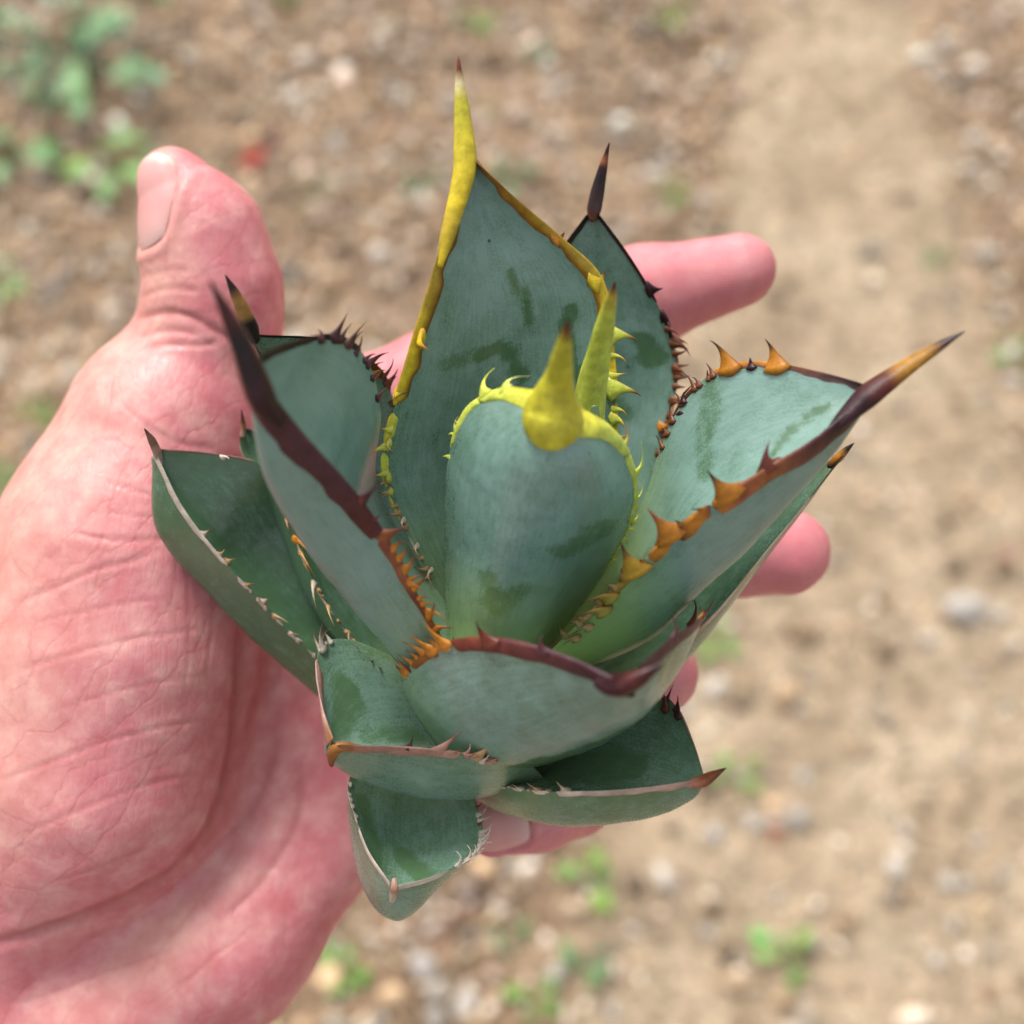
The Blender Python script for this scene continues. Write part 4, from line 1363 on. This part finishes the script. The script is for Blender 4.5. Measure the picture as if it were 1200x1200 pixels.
# broad leaf reaching right, folded to a gutter
leaf(6, [(0, 640, 765, 231), (.2, 742, 610, 223), (.38, 792, 482, 217), (.52, 838, 436, 212), (.66, 892, 426, 207), (.84, 958, 438, 201), (1, 1012, 452, 196)],
     [(0, 635, 772, 214), (.2, 735, 676, 203), (.38, 797, 617, 197), (.52, 842, 586, 194), (.66, 896, 552, 192.5), (.84, 960, 512, 192.5), (1, 1016, 465, 194)],
     [(0, 672, 788, 228), (.2, 762, 746, 222), (.38, 828, 674, 214), (.52, 878, 626, 209.5), (.66, 922, 580, 205), (.84, 976, 526, 200), (1, 1022, 466, 197)],
     ratio=0.42, pa=1.7, pb=2.4, bloom=0.84, pale=(0, .95), imprint=0.2,
     streaks=[(0, [(.30, .86), (.42, .72), (.55, .66)], .9, .7), (0, [(.10, .50), (.22, .45), (.30, .44)], 2.2, .6), (1, [(.6, .45), (.7, .3)], 2.5, .3)],
     bands=[('A', .50, 1, 1.0, 1.3, [(0, BRN), (.55, ORG), (.68, ORG), (.76, BRN), (.9, MAR), (1, DK)], (0.1, 0.055, 0.055)), ('A', .36, .47, .6, .8, [(0, BRN), (1, MAR)], MAR),
            ('B', .50, 1, 2.3, 2.6, [(0, ORG), (.50, ORG), (.58, (0.252, 0.074, 0.037)), (.66, (0.281, 0.0962, 0.0296)), (.78, (0.11, 0.0375, 0.03)), (.9, MAR), (1, MAR)], (0.035, 0.0125, 0.0175)),
            ('B', .36, .49, 2.3, 2.0, [(0, BRN), (.38, BRN), (.41, ORG), (.46, ORG), (.49, RED)], MAR), ('B', .265, .345, 2.1, 1.7, [(0, BRN), (.3, ORG), (1, MAR)], MAR),
            ('B', .15, .255, 1.2, 1.4, [(0, MAR), (.2, (0.333, 0.192, 0.0222)), (1, ORG)], BRN), ('B', .075, .14, .8, 1.1, [(0, TAN), (1, (0.407, 0.266, 0.0444))], ORG),
            ('B', .345, .36, .8, .8, [(0, BONE), (1, BONE)], BONE), ('B', .255, .268, .8, .8, [(0, BONE), (1, BONE)], BONE), ('B', .138, .152, .8, .8, [(0, BONE), (1, BONE)], BONE)],
     extra=[('A', .30, .52, 7, 2.2, .6, BRN, MAR), ('B', .04, .22, 7, 2.6, .8, TAN, BRN), ('B', .24, .5, 4, 1.8, .9, ORG, MAR)],
     spine=([(966, 512, 193.4, .5), (992, 487, 194.0, 1.7), (1018, 463, 194, 2.5), (1045, 443, 193, 2.0), (1078, 420, 191.5, 1.45), (1105, 403, 190, .9), (1131, 388, 189, .1)],
            [(0, MAR), (.3, MAR), (.5, (0.08, 0.015, 0.01)), (.62, (0.34, 0.163, 0.0185)), (.78, (0.311, 0.148, 0.0222)), (.86, MAR), (1, DK)]),
     teeth=[('A', 855, 430, 832, 399, 1.8, ORG, MAR, 1), ('A', 910, 428, 896, 397, 2.0, ORG, MAR, 1), ('A', 880, 427, 879, 419, .8, MAR, DK, .8), ('A', 796, 482, 815, 449, 1.0, MAR, BRN, 1),
            ('A', 800, 468, 806, 456, .6, MAR, BRN, 1), ('A', 830, 441, 829, 434, .5, BRN, DK, .5),
            ('B', 853, 580, 828, 550, 2.6, ORG, DK, 2), ('B', 900, 548, 902, 516, 2.0, RED, PUR, 1), ('B', 787, 626, 758, 595, 2.6, ORG, RED, 2), ('B', 745, 668, 727, 635, 2.6, (0.385, 0.222, 0.0222), MAR, 2),
            ('B', 716, 700, 679, 709, 1.4, (0.385, 0.252, 0.0444), BRN, 1.5), ('B', 708, 716, 671, 726, 1.4, (0.4, 0.266, 0.0592), BRN, 1.5), ('B', 690, 735, 671, 743, .8, TAN, MAR, 1), ('B', 675, 748, 659, 756, .8, TAN, MAR, 1)])

# leaf under it, dry grey margin
leaf(7, [(0, 690, 770, 244), (.5, 880, 575, 231), (.8, 960, 545, 220), (1, 985, 532, 214)],
     [(0, 690, 812, 234), (.3, 778, 770, 228), (.5, 838, 718, 222), (.7, 898, 645, 216), (.86, 949, 583, 213), (1, 987, 534, 211)],
     [(0, 700, 815, 248), (.3, 796, 768, 242), (.5, 842, 714, 236), (.7, 898, 648, 228), (.86, 948, 588, 219), (1, 988, 534, 213)], bloom=0.30,
     bands=[('B', .30, .86, 1.3, 1.5, [(0, BONE), (.45, PINK), (.55, BONE), (.62, TAN), (.7, BONE), (1, PINK)], (0.065, 0.03, 0.025)), ('B', .86, 1, .9, .9, [(0, MAR), (1, MAR)], DK)],
     spine=([(972, 546, 214, .9), (984, 535, 213, 1.2), (992, 527, 212, .8), (1001, 519, 211, .1)], [(0, MAR), (.4, ORG), (.6, (0.296, 0.148, 0.0296)), (.75, DK), (1, DK)]))

# front leaf curving up at the viewer, outer face seen
leaf(8, [(0, 472, 806, 218), (.18, 478, 782, 209), (.38, 516, 756, 200), (.58, 584, 750, 191.5), (.78, 656, 768, 185), (1, 722, 797, 179)],
     [(0, 735, 800, 226), (.25, 806, 738, 216), (.5, 826, 720, 204), (.65, 812, 733, 196), (.8, 785, 752, 188), (1, 748, 786, 179)],
     [(0, 590, 905, 222), (.25, 640, 893, 209), (.5, 692, 870, 199), (.75, 734, 838, 188), (1, 742, 812, 179)],
     ratio=0.62, pb=2.3, bloom=0.70, wav=.6, pale=(0, .3),
     streaks=[(1, [(.72, .62), (.55, .40), (.45, .15)], 3.2, .7), (1, [(.90, .80), (.82, .40), (.75, .1)], 2.4, .6)],  # soft diagonal light and dark shading painted into the wax colour
     bands=[('A', .42, 1, 1.5, 3.0, [(0, RED), (.5, RED), (.62, (0.11, 0.03, 0.0275)), (.8, PUR), (1, MAR)], (0.05, 0.0225, 0.03)), ('A', .36, .425, .9, 1.0, [(0, ORG), (.40, ORG), (.42, BONE)], BONE), ('A', .20, .37, .9, 1.5, [(0, BRN), (1, ORG)], ORG),
            ('B', .44, 1, .9, 2.1, [(0, BRN), (.5, RED), (.62, PUR), (1, MAR)], PUR)],
     extra=[('A', .08, .40, 8, 2.8, .8, ORG, RED), ('B', .40, .58, 3, 2.2, .6, RED, MAR)],
     spine=([(702, 797, 181.5, 1.4), (718, 802, 180, 2.1), (732, 802, 178.6, 2.5), (746, 796, 177.4, 2.1), (760, 788, 176.6, 1.3), (779, 777, 175.8, .12)], [(0, MAR), (.35, MAR), (.6, (.07, .012, .01)), (.85, MAR), (1, MAR)]),
     teeth=[('A', 572, 752, 558, 728, 1.9, RED, MAR, 1.5), ('A', 634, 762, 636, 744, 1.2, PUR, PUR, .8), ('A', 505, 762, 480, 744, 1.5, ORG, ORG, 1.5), ('A', 520, 755, 496, 728, 1.4, ORG, ORG, 1.5), ('A', 484, 788, 464, 769, .9, BRN, RED, 1), ('A', 482, 800, 468, 783, .7, TAN, BRN, 1),
            ('B', 813, 730, 812, 701, 1.3, RED, MAR, 1.5), ('B', 792, 746, 787, 721, 1.1, PUR, PUR, 1), ('B', 824, 722, 819, 712, .7, ORG, DK, 1)])

# big left leaf with long near spine
leaf(9, [(0, 590, 805, 214), (.1, 524, 752, 206), (.2, 492, 704, 201), (.4, 452, 632, 194.5), (.6, 407, 572, 187.5), (.8, 354, 514, 180), (1, 312, 462, 173.5)],
     [(0, 610, 790, 232), (.1, 548, 738, 228), (.2, 488, 655, 223), (.38, 442, 565, 216), (.55, 446, 480, 209), (.68, 428, 418, 202), (.78, 392, 394, 195), (.9, 340, 404, 184), (1, 306, 418, 176)],
     [(0, 545, 835, 226), (.1, 480, 788, 218), (.2, 442, 748, 213), (.4, 388, 678, 204), (.6, 338, 596, 194.5), (.8, 303, 522, 184), (1, 291, 462, 175)],
     ratio=0.5, pb=2.3, bloom=0.95, pale=(0, .3), wav=.45,
     streaks=[(0, [(.42, .62), (.50, .52), (.56, .47)], 1.5, .55), (1, [(.4, .12), (.5, .3)], 2.2, .7), (1, [(.7, .45), (.65, .3)], 2.0, .35)],
     bands=[('A', .42, 1, 1.9, 3.0, [(0, RED), (.5, (0.065, 0.015, 0.015)), (.65, PUR), (.85, PUR), (1, MAR)], (0.04, 0.0175, 0.0225)), ('A', .12, .42, .7, 1.5, [(0, ORG), (.2, RED), (.3, (0.266, 0.0888, 0.0333)), (.42, RED)], BRN),
            ('B', .70, 1, 1.1, 1.7, [(0, PUR), (.85, MAR), (1, MAR)], DK)],
     extra=[('A', .04, .40, 13, 2.8, .8, ORG, RED), ('A', .44, .6, 2, 1.8, .9, RED, PUR), ('B', .56, .78, 6, 2.4, .6, PUR, MAR)],
     spine=([(328, 492, 176.5, 1.2), (314, 478, 174.6, 2.5), (305, 462, 173.4, 3.0), (296, 438, 172, 2.75), (282, 402, 169.5, 2.1), (265, 366, 167, 1.3), (245, 327, 164, .12)],
            [(0, MAR), (.3, (0.025, 0.006, 0.009)), (.6, DK), (.8, (0.05, 0.01, 0.01)), (1, DK)]),
     teeth=[('A', 420, 588, 444, 560, 1.3, PUR, PUR, 1), ('A', 448, 628, 479, 617, 1.5, (0.222, 0.0666, 0.0222), (0.06, 0.01, 0.015), 1.5), ('A', 478, 682, 500, 700, .9, ORG, RED, 1), ('A', 500, 716, 524, 727, .9, ORG, ORG, 1), ('A', 470, 668, 470, 655, .7, ORG, RED, 1),
            ('B', 393, 394, 407, 367, 1.2, PUR, MAR, 1), ('B', 408, 402, 431, 375, .8, PUR, TAN, 1), ('B', 418, 412, 424, 394, .6, PUR, MAR, 1), ('B', 378, 394, 372, 386, 1.0, PUR, PUR, .8)])

# leaf behind the big left leaf
leaf(10, [(0, 510, 740, 242), (.5, 380, 560, 229), (.8, 318, 440, 214), (1, 296, 398, 206)],
     [(0, 530, 720, 242), (.3, 480, 560, 238), (.5, 463, 478, 232), (.65, 444, 432, 227), (.8, 386, 400, 218), (1, 302, 393, 206)],
     [(0, 500, 740, 252), (.5, 415, 560, 243), (.8, 340, 455, 225), (1, 296, 402, 208)], bloom=0.5,
     bands=[('A', .8, 1, .4, .7, [(0, MAR), (1, DK)], DK), ('B', .76, 1, .45, .6, [(0, MAR), (1, DK)], DK), ('B', .56, .68, .9, .7, [(0, ORG), (1, BRN)], BRN), ('B', .40, .52, .6, .6, [(0, ORG), (1, BRN)], BRN)],
     extra=[('B', .36, .68, 8, 2.2, .6, BRN, MAR)],
     spine=([(300, 400, 206.5, .8), (294, 386, 205.5, 1.5), (284, 362, 203, 1.25), (274, 341, 201, .8), (264, 322, 199.5, .1)], [(0, DK), (.3, DK), (.4, (0.281, 0.148, 0.0444)), (.65, (0.296, 0.148, 0.037)), (.8, MAR), (1, DK)]),
     teeth=[('B', 434, 424, 456, 413, .9, PUR, MAR, 1), ('B', 440, 437, 452, 434, 1.1, ORG, MAR, 1), ('B', 455, 448, 466, 432, .8, BRN, MAR, 1), ('B', 462, 500, 450, 488, .6, ORG, ORG, .5)])

# lower left dark leaf with bone-white edge
leaf(11, [(0, 500, 880, 238), (.25, 364, 764, 232), (.5, 284, 682, 228), (.75, 218, 602, 225), (1, 184, 536, 223)],
     [(0, 520, 800, 244), (.3, 425, 700, 242), (.52, 342, 612, 238), (.66, 314, 556, 230), (.74, 298, 541, 228), (.87, 240, 531, 226), (1, 188, 527, 224)],
     [(0, 480, 890, 252), (.25, 352, 784, 246), (.5, 262, 700, 240), (.75, 193, 612, 232), (1, 177, 537, 225)],
     ratio=.45, bloom=0.12, wav=.3, streaks=[(0, [(.4, .9), (.5, .4)], .8, .5)],
     bands=[('A', .56, 1, .65, .75, bb, (0.407, 0.348, 0.296)), ('A', .47, .52, .6, .6, bb, TAN), ('A', .395, .44, .6, .6, [(0, TAN), (1, BONE)], PINK), ('A', .335, .37, .5, .5, bb, TAN), ('A', .28, .31, .5, .5, bb, TAN), ('A', .235, .26, .4, .4, bb, TAN),
            ('B', .74, 1, .5, .6, [(0, BONE), (1, PINK)], BRN)],
     extra=[('A', .18, .50, 8, 1.8, .5, BONE, BRN)],
     spine=([(189, 545, 224, .3), (185, 532, 223.4, 1.0), (178, 516, 222.6, .85), (169, 502, 222, .1)], [(0, BONE), (.3, (0.237, 0.148, 0.111)), (.6, (0.1, 0.045, 0.03)), (1, DK)]),
     teeth=[('A', 238, 626, 248, 619, .6, BONE, BRN, 1), ('A', 258, 650, 263, 644, .5, TAN, TAN, .8), ('A', 266, 658, 277, 655, .7, TAN, BRN, 1), ('A', 288, 686, 300, 684, .6, TAN, BRN, 1), ('A', 308, 705, 318, 701, .7, BONE, BRN, 1), ('A', 322, 722, 338, 730, .6, TAN, TAN, 1),
            ('A', 340, 742, 350, 744, .5, BONE, TAN, 1), ('B', 264, 534, 268, 538, .6, BONE, BONE, .6)])

# narrow dark leaf between the two left ones
leaf(12, [(0, 520, 840, 226), (.3, 428, 766, 223), (.52, 372, 690, 224), (.72, 328, 590, 228), (.88, 284, 532, 234), (1, 283, 502, 235)],
     [(0, 530, 760, 240), (.5, 430, 610, 240), (.88, 312, 512, 238), (1, 289, 502, 236)],
     [(0, 500, 840, 246), (.5, 372, 690, 244), (1, 285, 505, 238)], bloom=0.10, pale=(0, .25),
     bands=[('A', .86, 1, .5, .5, [(0, BONE), (1, PINK)], BONE), ('A', .66, .72, .6, .5, [(0, ORG), (1, BRN)], BRN), ('A', .56, .64, .55, .6, [(0, BONE), (1, TAN)], TAN), ('A', .44, .53, .6, .6, [(0, BONE), (1, TAN)], TAN), ('A', .34, .40, .4, .4, bb, TAN)],
     extra=[('A', .22, .70, 10, 2.6, .5, TAN, BRN)],
     spine=([(284, 512, 235, .5), (285, 500, 235, .7), (283, 480, 234, .08)], [(0, PINK), (.5, BRN), (1, MAR)]),
     teeth=[('A', 345, 632, 376, 663, .7, ORG, ORG, 1.5), ('A', 352, 648, 369, 676, .6, TAN, ORG, 1.5), ('A', 336, 610, 341, 628, .5, TAN, BRN, 1), ('A', 368, 684, 371, 714, .6, BONE, TAN, 1.5), ('A', 385, 712, 392, 734, .5, TAN, TAN, 1.5), ('A', 408, 742, 416, 765, .5, TAN, BRN, 1.5)])

# low front-left leaf, squat, pinkish worn edge
leaf(13, [(0, 500, 790, 229), (.25, 420, 752, 222), (.42, 380, 752, 217), (.55, 372, 772, 214), (.78, 377, 825, 210), (1, 389, 868, 207)],
     [(0, 618, 892, 215), (.2, 580, 892, 209), (.4, 535, 883, 207.5), (.6, 486, 877, 207.3), (.8, 436, 875, 207.2), (1, 396, 874, 207)],
     [(0, 618, 896, 227), (.15, 576, 905, 229), (.3, 520, 917, 228), (.6, 446, 918, 221), (.8, 396, 900, 215), (1, 384, 880, 209)], ratio=.45, bloom=0.62, wav=.45, pale=(0.05, 0.25),
     streaks=[(0, [(.2, .5), (.3, .75)], 2.2, .6), (0, [(.5, .35), (.45, .6)], 1.6, .4)],
     bands=[('A', .56, 1, 3.0, 3.0, [(0, PINK), (.8, (0.37, 0.222, 0.185)), (1, (0.252, 0.104, 0.0444))], (0.222, 0.0888, 0.0666)), ('A', .42, .47, 1.0, 1.0, [(0, BONE), (1, PINK)], PINK),
            ('B', .38, 1, 1.3, 1.6, [(0, BONE), (.5, PINK), (.8, (0.281, 0.148, 0.118)), (1, (0.222, 0.0814, 0.0222))], (0.065, 0.025, 0.02)), ('B', .26, .34, .7, .8, [(0, TAN), (1, BONE)], PINK), ('B', .17, .23, .6, .6, [(0, PINK), (1, TAN)], BRN)],
     extra=[('B', .14, .46, 7, 2.2, .55, PINK, BRN), ('A', .36, .50, 3, 2.0, .5, BONE, BRN)],
     spine=([(424, 876, 208.2, .4), (404, 875, 207.9, .9), (394, 877, 207.9, 1.1), (389, 885, 208.9, .95), (388, 898, 210.8, .4)], [(0, (.20, .075, .03)), (.5, (.26, .10, .018)), (1, (.15, .05, .015))]),
     teeth=[('A', 377, 758, 381, 727, .9, BONE, BRN, 1), ('A', 377, 756, 388, 736, .6, PINK, BRN, 1), ('B', 516, 880, 541, 857, 1.1, PINK, RED, 1), ('B', 560, 888, 582, 866, 1.1, TAN, RED, 1), ('B', 575, 893, 599, 884, .9, PINK, BRN, 1), ('B', 480, 876, 484, 862, .6, PUR, DK, 1), ('B', 548, 884, 551, 872, .5, PINK, PINK, .6), ('B', 566, 893, 574, 884, .5, BONE, BONE, .6)])

# low front-right leaf with brown thorn
leaf(14, [(0, 590, 820, 246), (.3, 700, 800, 231), (.55, 772, 812, 223), (.7, 795, 832, 217), (.86, 813, 872, 211), (1, 825, 908, 207)],
     [(0, 530, 872, 244), (.1, 565, 908, 229), (.2, 605, 924, 214), (.5, 690, 928, 205.5), (.75, 762, 923, 204), (1, 823, 914, 205.5)],
     [(0, 545, 900, 252), (.1, 574, 926, 240), (.25, 634, 942, 228), (.5, 705, 950, 219), (.75, 778, 946, 213), (.9, 815, 934, 209), (1, 829, 916, 207)], ratio=.40, bloom=0.42, wav=.4, pale=(0.05, 0.25),
     streaks=[(0, [(.6, .2), (.5, .6)], 3.5, .4)],
     bands=[('A', .70, 1, .6, .7, [(0, PINK), (1, BONE)], BRN), ('B', .36, 1, .8, .85, [(0, BONE), (.6, (0.414, 0.318, 0.266)), (1, PINK)], (0.252, 0.148, 0.111)), ('B', .26, .33, .6, .6, bb, TAN), ('B', .18, .23, .5, .5, bb, TAN), ('B', .11, .155, .5, .5, bb, TAN), ('B', .05, .085, .4, .4, bb, TAN)],
     extra=[('B', .04, .36, 7, 1.6, .45, BONE, BRN), ('A', .46, .70, 5, 2.2, .6, PUR, DK)],
     spine=([(800, 919, 205.6, .4), (814, 918, 205.6, 1.2), (825, 915, 205.4, 1.55), (834, 910, 204.7, 1.2), (851, 900, 203, .1)], [(0, PINK), (.3, (0.222, 0.0814, 0.0444)), (.6, BRN), (1, MAR)]),
     teeth=[('A', 780, 828, 771, 803, 1.0, RED, MAR, 1), ('A', 795, 836, 793, 818, .9, PUR, DK, 1), ('A', 763, 822, 757, 819, .8, BRN, DK, 1), ('B', 662, 927, 652, 916, .8, BONE, TAN, 1), ('B', 630, 926, 618, 918, .6, TAN, TAN, 1), ('B', 610, 925, 600, 919, .6, BONE, TAN, 1), ('B', 592, 923, 582, 918, .5, BONE, BRN, 1), ('B', 575, 921, 565, 915, .5, TAN, BRN, 1)])

# lowest leaf, short and blunt, white edge
leaf(15, [(0, 425, 880, 228), (.25, 408, 920, 222), (.5, 417, 958, 218), (.75, 432, 998, 214), (1, 457, 1036, 210.5)],
     [(0, 535, 900, 230), (.22, 560, 945, 226), (.40, 566, 984, 221), (.52, 556, 1003, 217.5), (.66, 530, 1018, 214), (.82, 498, 1031, 212), (1, 466, 1039, 210.5)],
     [(0, 470, 930, 244), (.3, 452, 1010, 236), (.6, 450, 1066, 226), (.8, 458, 1078, 218), (1, 461, 1056, 212)], ratio=.34, bloom=0.52, wav=.4, pale=(0.06, 0.2),
     streaks=[(0, [(.5, .5), (.7, .62)], 1.8, .5), (0, [(.15, .3), (.2, .7)], 1.5, .5)],
     bands=[('A', .56, 1, .7, .8, [(0, BONE), (1, (0.488, 0.407, 0.355))], (0.37, 0.296, 0.259)), ('A', .46, .545, .6, .6, bb, BONE), ('A', .36, .44, .5, .55, bb, BONE), ('A', .25, .34, .5, .5, bb, BONE),
            ('B', .68, 1, .7, .75, [(0, BONE), (1, BONE)], TAN), ('B', .46, .60, .5, .5, [(0, BONE), (1, BONE)], BONE)],
     extra=[('B', .24, .62, 9, 1.6, .4, BONE, BONE), ('A', .2, .5, 5, 1.0, .4, BONE, BONE)],
     spine=([(462, 1030, 210.8, .4), (462, 1040, 210.4, .75), (461, 1049, 210.9, .7), (459, 1057, 211.9, .4)], [(0, PINK), (.4, (0.244, 0.133, 0.0888)), (1, BONE)]),
     teeth=[('B', 540, 1013, 534, 997, .6, BONE, BONE, .8), ('B', 551, 1007, 547, 990, .6, BONE, BONE, .8), ('B', 557, 1003, 556, 990, .5, BONE, BONE, .8), ('B', 562, 997, 562, 984, .6, BONE, BONE, .8), ('B', 565, 990, 573, 976, .5, BONE, BONE, .8), ('B', 566, 984, 575, 966, .5, BONE, BONE, .6),
            ('B', 563, 955, 566, 950, .3, BRN, DK, .4), ('B', 564, 965, 567, 960, .3, BRN, DK, .4), ('B', 562, 945, 565, 940, .3, BRN, DK, .4)])

# short stem under the rosette
p = cs(np.array([(598, 760, 226), (594, 790, 238), (590, 815, 250), (588, 826, 257)], float))
v, f, *_ = sweep(p, [9, 12, 10, 5], 16)
make('stem', to_world(v), f, M_HORN, plant, col=np.tile((0.30, 0.22, 0.12), (len(v), 1)))
